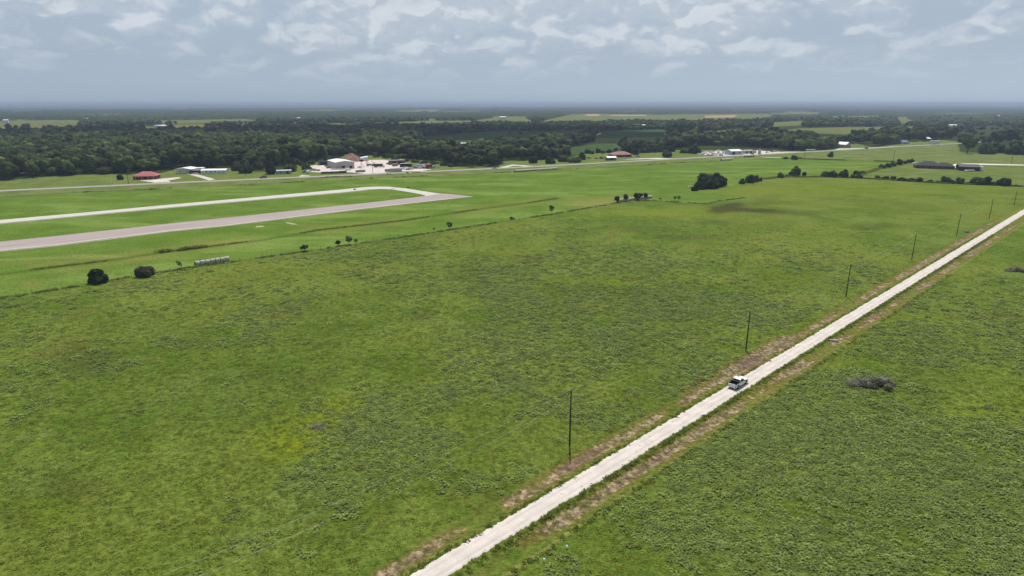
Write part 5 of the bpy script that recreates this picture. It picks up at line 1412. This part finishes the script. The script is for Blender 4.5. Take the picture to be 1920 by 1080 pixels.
# ------------------------------------------------------------------ other vehicles and machines
def car_proto(kind, col_name, col_):
    pm = paintm(col_name, col_)
    root = empty("parked_car", (0, 0, 0))
    if kind == 'sedan':
        sections([ring(2.25, .70, .35, .62), ring(2.1, .84, .28, .76), ring(1.0, .90, .25, .90), ring(-1.4, .90, .25, .95), ring(-2.15, .84, .3, .92), ring(-2.3, .72, .42, .85)]).build("body", pm, root)
        q = MB(); q.prism([(1.0, .90), (.3, 1.38), (-.9, 1.42), (-1.7, .93)], -.78, .78); c_ = q.build("cabin", glass, root)
        MB().box((-.3, 0, 1.425), (1.25, 1.22, .05)).build("roof", pm, root)
        wx = (1.4, -1.35); r_ = .33
    elif kind == 'van':
        sections([ring(2.5, .75, .4, .95), ring(2.3, .92, .3, 1.15), ring(1.7, .96, .3, 1.25), ring(1.1, .98, .3, 2.05), ring(-2.5, .98, .3, 2.1), ring(-2.6, .92, .35, 2.05)]).build("body", pm, root)
        MB().box((1.42, 0, 1.62), (.60, 1.60, .5), taper=.5, tapy=.9).build("windscreen", glass, root); wx = (1.6, -1.6); r_ = .36
    else:
        sections([ring(2.7, .80, .45, .95), ring(2.5, .94, .38, 1.1), ring(1.2, .97, .38, 1.2), ring(-.7, .97, .38, 1.2)]).build("body", pm, root)
        q = MB(); q.prism([(1.1, 1.19), (.4, 1.72), (-.5, 1.76), (-.7, 1.19)], -.84, .84); q.build("cabin", glass, root)
        MB().box((-.08, 0, 1.77), (.95, 1.45, .06)).build("roof", pm, root)
        q = MB()
        for s in (-1, 1): q.box((-1.75, s * .92, .85), (2.1, .08, .75))
        q.box((-2.76, 0, .85), (.08, 1.8, .75)); q.box((-1.75, 0, .6), (2.1, 1.8, .08)); q.build("bed", pm, root); wx = (1.8, -1.7); r_ = .4
    for x in wx:
        for s in (-1, 1):
            q = MB(); q.tube((0, -.12, 0), (0, .12, 0), r_, r_, 14); o = q.build("wheel", tyre, root); o.location = (x, s * .84, r_)
    return root
PROTO = {}
CCOL = dict(white=(.74, .74, .74), silver=(.45, .46, .48), black=(.02, .02, .022), red=(.30, .03, .025), blue=(.05, .09, .22), tan=(.42, .36, .27), grey=(.16, .165, .17), green=(.05, .10, .06))
def vehicle(kind, colr, px_, py_, ang, label, group=None, sc_=1.0):
    p = P(px_, py_); p.z = gz(p.x, p.y) + .05
    key = (kind, colr)
    if key not in PROTO: o = PROTO[key] = car_proto(kind, colr + "_paint", CCOL[colr])
    else: o = copy_tree(PROTO[key])
    o.name = {'sedan': "parked_car", 'van': "parked_van", 'truck': "parked_pickup"}[kind]
    o.location = p; o.rotation_euler = (0, 0, ang); o.scale = (sc_,) * 3
    o['label'] = label; o['category'] = {'sedan': 'car', 'van': 'van', 'truck': 'pickup truck'}[kind]
    if group: o['group'] = group
    return o
def hz(o_): o_.location.z = .115; return o_
hz(vehicle('truck', 'black', 493.5, 334.3, HWY_ANG + PI, "black pickup driving on the highway beside the tall conical tree", sc_=1.1))
hz(vehicle('sedan', 'silver', 927, 316.2, HWY_ANG, "silver car driving on the highway near the side road", sc_=1.15))
hz(vehicle('van', 'black', 1625, 279, HWY_ANG, "dark van on the highway right of the pink walled building"))
vehicle('sedan', 'white', 1710, 271.5, HWY_ANG, "white car beside the highway below the blue grey roof")
G1 = "cars parked at the left of the scrap yard"
for i, (x, y, c_, k) in enumerate([(572, 324, 'black', 'truck'), (577, 324.5, 'white', 'van'), (577, 317.5, 'white', 'sedan'), (583, 318, 'black', 'sedan'), (588, 319, 'grey', 'sedan'), (593, 319.8, 'green', 'sedan'), (598, 320.5, 'black', 'sedan'), (576, 320, 'tan', 'truck'), (581, 315, 'silver', 'sedan'), (586, 320.8, 'silver', 'truck')]):
    vehicle(k, c_, x, y, random.uniform(0, 3), {'sedan': "car", 'truck': "pickup", 'van': "van"}[k].join([c_ + " ", " parked at the scrap yard's left" + (" corner", ", behind the black pickup", " near the pale gravel edge", " in the dark row", " in the middle of the row", " right of the grey one", ", rightmost of the dark row", " on the grass", " furthest back", " before the green one")[i]]), G1)
G2 = "cars parked round the tan warehouse"
for i, (x, y, c_, k, l_) in enumerate([(614, 312.5, 'grey', 'truck', "grey pickup parked left of the tan warehouse"), (616, 315.5, 'black', 'sedan', "black car parked left of the tan warehouse"), (625, 314.5, 'silver', 'sedan', "silver car against the warehouse's left wall"),
        (626, 317.8, 'white', 'truck', "white pickup before the warehouse's left corner"), (633, 318, 'white', 'sedan', "white car before the warehouse"), (641, 317.6, 'silver', 'truck', "silver pickup before the warehouse"), (675, 315.2, 'white', 'truck', "white pickup parked right of the warehouse"),
        (653, 319.4, 'white', 'van', "white van parked in front of the warehouse doors")]):
    vehicle(k, c_, x, y, random.uniform(-.4, .6), l_, G2)
G3 = "scrap vehicles along the highway side of the yard"
for i, (x, y, c_, k) in enumerate([(757, 317.8, 'white', 'truck'), (765, 318.6, 'green', 'sedan'), (771, 317.6, 'silver', 'van'), (778, 316.5, 'black', 'truck'), (784, 315, 'silver', 'sedan'), (788, 316.2, 'silver', 'van'), (793, 315.6, 'blue', 'sedan'), (797, 315, 'white', 'van'), (817, 314, 'black', 'sedan'), (820, 314.6, 'white', 'sedan'),
        (760, 313.8, 'tan', 'sedan'), (773, 312.3, 'white', 'sedan'), (737, 308.2, 'red', 'sedan'), (729, 307.6, 'black', 'truck')]):
    vehicle(k, c_, x, y, random.uniform(-.3, 1.2), ordn[i] + " scrap vehicle of the highway row, a " + c_ + " " + {'sedan': "car", 'truck': "pickup", 'van': "van"}[k], G3)
G4 = "white vehicles in the roadside lot"
lot = [(1311, 289.3), (1317, 290), (1323, 288.2), (1328, 290.6), (1333, 287), (1338, 289.6), (1343, 291), (1347, 288), (1352, 290), (1357, 287.2), (1362, 290.2), (1321, 285.8), (1329, 285), (1338, 284.6), (1347, 284.2), (1356, 284.2), (1334, 292), (1352, 292.4)]
for i, (x, y) in enumerate(lot):
    vehicle(('sedan', 'truck', 'van')[i % 3], ('white', 'silver', 'white', 'tan')[i % 4], x, y, random.uniform(0, .9), (ordn[i] if i < 16 else ("last but one", "last")[i - 16]) + " vehicle of the packed lot left of the blue shop, a " + ("white", "silver", "white", "tan")[i % 4] + " " + ('car', 'pickup', 'van')[i % 3], G4)
for i, (x, y, c_, k, l_) in enumerate([(1376, 290.6, 'blue', 'truck', "blue pickup before the pale blue shop"), (1390, 290.4, 'white', 'sedan', "white car before the right end of the blue shop"), (1397, 288.8, 'silver', 'truck', "silver pickup before the grey annex"), (1411, 289.5, 'black', 'sedan', "black car before the right end of the grey annex"),
        (1438, 286.6, 'white', 'truck', "white pickup parked right of the box truck"), (1447, 285.4, 'red', 'sedan', "red car in the trees right of the box truck"), (1453, 285, 'tan', 'van', "tan van in the trees right of the box truck"), (1460, 284.4, 'white', 'sedan', "white car furthest right of the vehicle lot"),
        (1104, 297.5, 'grey', 'truck', "grey pickup left of the orange tractor"), (1118, 297.8, 'black', 'sedan', "black car left of the orange tractor"), (1171, 297.4, 'white', 'sedan', "white car on the lawn before the rusty roofed house"), (1196, 294.4, 'silver', 'truck', "silver pickup right of the rusty roofed house"),
        (360, 326.6, 'black', 'truck', "black pickup under the dark carport"), (367, 326.4, 'white', 'sedan', "white car half under the dark carport"), (353, 324.5, 'tan', 'sedan', "tan car before the white metal shed")]):
    vehicle(k, c_, x, y, random.uniform(0, .7), l_)

def box_truck(label, px_, py_, ang, L_=8, boxm=None, cabc='white', name="box_truck", hh=2.6):
    p = P(px_, py_); root = empty(name, (p.x, p.y, .06), ang, label, "truck")
    MB().box((-.9, 0, .95 + hh / 2), (L_ * .72, 2.4, hh)).build("cargo_box", boxm, root, bevel=.05)
    sections([ring(L_ * .46, .85, .6, 1.3), ring(L_ * .44, 1.05, .5, 1.6), ring(L_ * .37, 1.08, .5, 1.7), ring(L_ * .31, 1.05, .5, 2.5), ring(L_ * .27, 1.05, .5, 2.5)]).build("cab", paintm(cabc + "_paint", CCOL[cabc]), root)
    MB().box((L_ * .35, 0, 2.05), (.5, 1.9, .55), taper=.5, tapy=.95).build("windscreen", glass, root)
    MB().box((0, 0, .72), (L_ * .9, .9, .3)).build("chassis", blackp, root)
    for x in (L_ * .36, -L_ * .22, -L_ * .34):
        for s in (-1, 1):
            o = MB().tube((0, -.15, 0), (0, .15, 0), .5, .5, 16).build("wheel", tyre, root); o.location = (x, s * .98, .5)
    return root
box_truck("large grey box truck with a dark rear at the vehicle lot", 1424, 288.7, math.radians(60), 10, mat("grey_box", (.40, .38, .37)), 'grey', hh=4.0)
box_truck("grey cab over truck just left of the large box truck", 1414, 287, math.radians(30), 7, mat("grey_box", (.4, .38, .37)), 'grey', hh=2.4)
box_truck("red truck with a rust red body in the row by the highway", 806, 315.6, math.radians(25), 9, mat("rust_red_box", (.23, .06, .045), .7, .3, .3, 2), 'white', hh=3.0)
box_truck("dark flatbed truck loaded with a brown container in the yard", 711, 313.6, math.radians(15), 12, mat("brown_box", (.07, .045, .038), .8, .2, .3, 2), 'white', hh=2.4)

def trailer(label, px_, py_, ang, L_, hh, m_, name="camper_trailer", cat="trailer"):
    p = P(px_, py_); root = empty(name, (p.x, p.y, .06), ang, label, cat)
    sections([ring(-L_ / 2, 1.1, .6, hh - .3, .2), ring(-L_ / 2 + .3, 1.22, .5, hh, .12), ring(L_ / 2 - .6, 1.22, .5, hh, .12), ring(L_ / 2, 1.1, .7, hh - .5, .2)]).build("body", m_, root)
    for x in (-L_ * .25, L_ * .05, L_ * .3): MB().box((x, -1.235, hh * .66), (1.0, .03, .5)).build("window", glass, root)
    MB().box((L_ * .18, -1.235, 1.4), (.65, .03, 1.7)).build("door", mat("pale_door", (.6, .6, .6)), root)
    for x in (-.5, .5):
        for s in (-1, 1):
            o = MB().tube((0, -.1, 0), (0, .1, 0), .36, .36, 14).build("wheel", tyre, root); o.location = (x - L_ * .08, s * 1.1, .36)
    MB().tube((L_ / 2, 0, .55), (L_ / 2 + 1.2, 0, .5), .06, .06, 6).build("tow_bar", blackp, root)
    return root
tw = paintm("white_trailer_skin", (.70, .70, .70), .4)
trailer("white bus like trailer beside the highway at the right", 1752, 270.6, HWY_ANG + math.radians(-8), 20, 5.5, mat("pale_grey_skin", (.55, .57, .57), .5, .3))
trailer("tall white camper at the right end of the dark garage", 1836, 320, math.radians(80), 8, 4.2, tw)
trailer("low white boat trailer cover in front of the dark garage", 1818, 321.5, 0.02, 8.5, 1.4, tw, "covered_trailer")
trailer("silver tank trailer among the scrap vehicles by the highway", 789, 314.2, .4, 9, 2.8, paintm("silver_paint", CCOL['silver']))
trailer("long white bar like trailer beside the trees right of the vehicle lot", 1520, 282.7, .3, 14, 2.0, tw, "covered_trailer")

def tractor(label, px_, py_, ang, m_, name="tractor"):
    p = P(px_, py_); root = empty(name, (p.x, p.y, .03), ang, label, "tractor")
    MB().box((.9, 0, 1.3), (2.2, .8, .8), taper=.9).build("bonnet", m_, root, bevel=.05)
    MB().box((-.5, 0, 1.1), (1.4, .9, .6)).build("chassis", m_, root)
    MB().box((-.6, 0, 2.75), (1.7, 1.5, .12)).build("canopy", m_, root)
    for x in (-1.3, .1):
        for s in (-.65, .65): MB().tube((x, s, 1.3), (x, s, 2.7), .05, .05, 6).build("canopy_post", blackp, root)
    MB().box((-.7, 0, 1.6), (.5, .6, .5)).build("seat", blackp, root)
    for x, r_, yy_ in ((-.8, .85, .95), (1.5, .5, .8)):
        for s in (-1, 1):
            o = MB().tube((0, -.2, 0), (0, .2, 0), r_, r_, 18).build("wheel", tyre, root); o.location = (x, s * yy_, r_)
            MB().tube((0, s * .18, 0), (0, s * .23, 0), r_ * .5, r_ * .5, 12).build("rim", mat("cream_rim", (.5, .45, .3)), o)
    q = MB()
    for s in (-.5, .5): q.tube((.6, s, 1.4), (2.6, s, .7), .07, .07, 6)
    q.box((2.9, 0, .6), (.5, 1.8, .6), taper=1.2); q.build("loader", m_, root); root.scale = (1.25,) * 3
    return root
orange = mat("orange_paint", (.42, .11, .04), .5, .4, .15, 3); rustp = mat("rust_red_machine", (.16, .045, .035), .8, .2, .3, 3)
tractor("orange tractor with a loader beside the highway left of the white roofed shed", 1128, 297.5, .9, orange)
tractor("rust red loader machine in the middle of the scrap yard", 692, 311.4, .3, rustp)
tractor("second rust red machine right of the rust red loader", 701.5, 311, 2.2, rustp)

# silver hopper tank on legs
p = P(683.5, 311); root = empty("hopper_tank", (p.x, p.y, .03), .5, "shiny silver blue tank on tall legs in the scrap yard", "tank")
q = MB(); q.tube((-3.6, 0, 7.2), (3.6, 0, 8.2), 1.55, 1.55, 20); q.build("tank", mat("shiny_tank_steel", (.50, .56, .64), .3, .6, .1, 1, .5), root, smooth_=False)
q = MB(); q.tube((-2, 0, 6.2), (-2, 0, 4.0), 1.3, .3, 12); q.build("hopper", blackp, root)
for x, y in ((-3, -1.2), (-3, 1.2), (2.6, -1.2), (2.6, 1.2)): MB().tube((x, y * 1.3, 0), (x, y, 6.6), .14, .14, 6).build("leg", rustp, root)
MB().box((-3.4, 0, 5.4), (2.6, 2.6, 1.8), taper=.8).build("engine_box", blackp, root)

# dirt mound behind the warehouse
dm, n, b = principled("reddish_dirt", .95, .05)
tcn = n.n('ShaderNodeTexCoord'); f = n.noise(tcn.outputs['Object'], .35, 6, .65)
sx = n.n('ShaderNodeSeparateXYZ'); n.put(sx.inputs[0], tcn.outputs['Object'])
c = n.mix(n.ramp(f, .35, .65), (.15, .085, .060), (.30, .19, .14)); c = n.mix(n.ramp(n.math('SUBTRACT', n.math('MULTIPLY', f, 6.0), sx.outputs[0]), 6.5, 9.5), c, (.14, .16, .07)); n.put(b.inputs['Base Color'], c)
p = P(654, 303); V = []; F = []; n_ = 44
for j in range(n_ + 1):
    for i in range(n_ + 1):
        x = (i / n_ - .5) * 44; y = (j / n_ - .5) * 30; r_ = math.hypot(x / 20, y / 13)
        h = max(0, 1 - r_) * 8.6 * (1 + .25 * mnoise.noise(Vector((x * .14, y * .14, 3)))) + .9 * mnoise.noise(Vector((x * .5, y * .5, 1))) * max(0, min(1, (1.05 - r_) * 4))
        V.append((x, y, h - .05 if r_ < 1.05 else -.3))
for j in range(n_):
    for i in range(n_): F.append((j * (n_ + 1) + i, j * (n_ + 1) + i + 1, (j + 1) * (n_ + 1) + i + 1, (j + 1) * (n_ + 1) + i))
me = bpy.data.meshes.new("dirt_mound"); me.from_pydata(V, [], F); me.materials.append(dm); o = bpy.data.objects.new("dirt_mound", me); COL.objects.link(o); o.location = (p.x, p.y + 8, 0); o.rotation_euler = (0, 0, .3)
setprops(o, "reddish cone shaped dirt mound behind the tan warehouse", "dirt mound")

# yard screens / board fences and containers
def board_fence(label, p0, p1, h, m_):
    a_, b_ = P(*p0), P(*p1); d_ = b_ - a_; L_ = d_.length; root = empty("board_fence", a_, math.atan2(d_.y, d_.x), label, "fence")
    n_ = int(L_ / 2.5); q = MB()
    for i in range(n_): q.box(((i + .5) * L_ / n_, 0, h / 2), (L_ / n_ - .05, .06, h - random.uniform(0, .12)))
    q.build("panels", m_, root); 
    pm = MB().box((0, .1, h / 2), (.1, .1, h + .1)).mesh("post", greywood)
    for i in range(n_ + 1): o = bpy.data.objects.new("post", pm); COL.objects.link(o); o.parent = root; o.location = (i * L_ / n_, 0, 0)
board_fence("greenish sheet fence along the highway side of the scrap yard", (602, 326.3), (637, 325), 2.0, ribbed("green_sheet", (.10, .13, .07)))
board_fence("dark purple brown sheet fence between the green and the grey one", (637.2, 325), (650, 324.3), 2.2, ribbed("purple_brown_sheet", (.09, .06, .065)))
board_fence("grey low sheet fence left of the yard's utility pole", (667, 323.6), (685, 322.6), 2.2, ribbed("plain_grey_sheet", (.24, .24, .21)))
def container(label, px_, py_, ang, L_, m_, h=2.5, name="storage_container"):
    p = P(px_, py_); root = empty(name, (p.x, p.y, .05), ang, label, "container")
    MB().box((0, 0, h / 2 + .05), (L_, 2.4, h)).build("box_shell", m_, root, bevel=.04)
    for s in (-.58, .58): MB().box((-L_ / 2 - .03, s, h / 2 + .05), (.05, 1.08, h - .25)).build("door", m_, root)
container("white ribbed container at the highway edge of the scrap yard", 742, 321.5, .33, 11, ribbed("container_white", (.5, .49, .47)), 2.9)
container("grey container with dark gaps left of the white one", 729, 321.6, .33, 7, ribbed("container_grey", (.26, .25, .24)), 2.2)
container("brown container left of the flat roofed workshop", 741, 311.5, 1.1, 7, ribbed("container_brown", (.26, .19, .15)))
container("white container behind the scrap vehicles near the highway", 799, 312.6, .4, 9, ribbed("container_white", (.5, .49, .47)), 2.6)

# ------------------------------------------------------------------ brush piles
def brush_pile(label, px_, py_, wd, dp, h, seed, nleaf=2600, ang=0.0, name="brush_pile"):
    p = P(px_, py_); z = gz(p.x, p.y); root = empty(name, (p.x, p.y, z), ang, label, "brush pile")
    r = random.Random(seed); cs = []; rs = []
    for i in range(26):
        x = r.uniform(-.5, .5); y = r.uniform(-.5, .5); e = 1 - (2 * abs(x - .12)) ** 1.6
        ra_ = r.uniform(.28, .55) * h; cs.append((x * wd, y * dp * max(.35, e), max(.05, h * .55 * e * (1 - abs(y)) + r.uniform(-.1, .12)))); rs.append(ra_)
    V, f = leaf_shell(cs, rs, nleaf, .13, seed, zmin=0.0)
    cvv, cf = ico_core(cs, rs, .7, 1.0, seed)
    me = np_mesh("leafy_branches", np.vstack([V, cvv]), list(f.ravel()) + list((cf + len(V)).ravel()), [4] * len(f) + [3] * len(cf), [F_BRUSH]); o = bpy.data.objects.new("leafy_branches", me); COL.objects.link(o); o.parent = root
    q = MB()
    for i in range(90):
        a0 = Vector((r.uniform(-.5, .5) * wd, r.uniform(-.5, .5) * dp, r.uniform(.1, .5) * h)); an = r.uniform(0, 6.28); L_ = r.uniform(.6, 1.7)
        q.tube(a0, a0 + Vector((math.cos(an) * L_, math.sin(an) * L_, r.uniform(-.1, .75))), r.uniform(.02, .05), .012, 5)
    q.build("bare_branches", mat("pale_dead_wood", (.26, .21, .16), .9, .1, .3, 3), root)
brush_pile("large pile of cut leafy branches in the field right of the road", 1634, 724, 9.6, 4.6, 2.5, 1, 4200, -.08)
brush_pile("smaller brush pile at the right border beyond the large one", 1903, 508, 7.5, 4.5, 1.9, 2, 2400, .1)
brush_pile("small low dark heap of weeds in the yellow green patch at lower left", 595, 802, 2.6, 1.1, .4, 3, 500, .1)
brush_pile("tiny dark heap of weeds right of the road near the far poles", 1812, 436, 2.0, 1.2, .5, 4, 300)

# culvert, litter
p = P(1563, 638); root = empty("culvert_pipe", (p.x, p.y, gz(p.x, p.y) + .25), ROAD_ANG - .9, "short pale metal pipe lying in the bare patch right of the road", "pipe")
q = MB(); n_ = 14
for k in range(n_):
    a0, a1 = 2 * PI * k / n_, 2 * PI * (k + 1) / n_
    q.add([(-1.1, math.cos(a0) * .2, math.sin(a0) * .2), (1.1, math.cos(a0) * .2, math.sin(a0) * .2), (1.1, math.cos(a1) * .2, math.sin(a1) * .2), (-1.1, math.cos(a1) * .2, math.sin(a1) * .2)], [(0, 1, 2, 3)])
q.build("barrel", steelm, root)
for x in (-1.08, 1.08): MB().tube((x - .03, 0, 0), (x + .03, 0, 0), .23, .23, 14, caps=False).build("collar", steelm, root)
for x, y, l_ in ((1063, 1028, "crumpled pale blue plastic bag in the grass right of the road, farther of two"), (1020, 1053, "crumpled pale blue plastic bag in the grass right of the road, nearer of two")):
    p = P(x, y); bm = bmesh.new(); bmesh.ops.create_icosphere(bm, subdivisions=3, radius=.16)
    for v in bm.verts: v.co = v.co * (1 + .5 * mnoise.noise(v.co * 9 + Vector((x, 0, 0)))); v.co.z *= .55
    me = bpy.data.meshes.new("plastic_bag"); bm.to_mesh(me); bm.free(); me.materials.append(mat("pale_blue_plastic", (.35, .48, .66), .4, .4)); o = bpy.data.objects.new("plastic_bag", me); COL.objects.link(o); o.location = (p.x, p.y, gz(p.x, p.y) + .42); setprops(o, l_, "plastic bag", "two plastic bags right of the road")
p = P(1294, 351.5); o = MB().box((0, 0, .6), (2.6, 1.4, 1.2), taper=.8).build("water_trough", mat("pale_tank_paint", (.6, .6, .56)), bevel=.1); o.location = p; setprops(o, "small pale water tank left of the big dark grove", "water tank")

# ------------------------------------------------------------------ clouds overhead that shade part of the woods
cm, n, b = principled("cloud_white", 1.0, 0.0); b.inputs['Base Color'].default_value = (.9, .9, .9, 1)
def cloud(gx, gy, rx, ry, seed, alt=1150):
    c_ = Vector((gx, gy, 0)) + SUND * (alt / SUND.z); bm = bmesh.new(); bmesh.ops.create_icosphere(bm, subdivisions=5, radius=1)
    for v in bm.verts:
        d_ = v.co.copy(); k = 1 + .35 * mnoise.fractal(d_ * 1.9 + Vector((seed * 9, 0, 0)), 1.0, 2.0, 5)
        v.co = Vector((d_.x * rx * k, d_.y * ry * k, d_.z * 130 * k if d_.z > 0 else d_.z * 35))
    me = bpy.data.meshes.new("cloud"); bm.to_mesh(me); bm.free(); me.materials.append(cm); me.polygons.foreach_set('use_smooth', [True] * len(me.polygons))
    o = bpy.data.objects.new("cloud", me); COL.objects.link(o); o.location = c_; setprops(o, kind='structure')
cloud(-1050, 1330, 620, 250, 1); cloud(-250, 1360, 560, 250, 2); cloud(-1950, 1420, 700, 250, 3); cloud(330, 1250, 330, 180, 5)

# ------------------------------------------------------------------ haze
HZ0, HZ1 = -40.0, 82.0
o = MB().box((0, 0, (HZ0 + HZ1) / 2), (104000, 104000, HZ1 - HZ0)).build("haze", [])
hm = bpy.data.materials.new("haze_air"); hm.use_nodes = True; t = hm.node_tree; t.nodes.clear(); n = NT(t)
pv = n.n('ShaderNodeVolumePrincipled'); pv.inputs['Color'].default_value = (.45, .55, .72, 1); pv.inputs['Density'].default_value = 1.25e-4; pv.inputs['Anisotropy'].default_value = 0.1
om = n.n('ShaderNodeOutputMaterial'); n.put(om.inputs['Volume'], pv.outputs[0]); o.data.materials.append(hm)
setprops(o, kind='stuff')
sc.cycles.volume_bounces = 0
sc.cycles.max_bounces = 5
sc.cycles.diffuse_bounces = 2
sc.cycles.transparent_max_bounces = 6

for o in sc.objects:
    l_ = o.get('label')
    if l_ and not 4 <= len(l_.split()) <= 16: print("LABEL", len(l_.split()), l_)
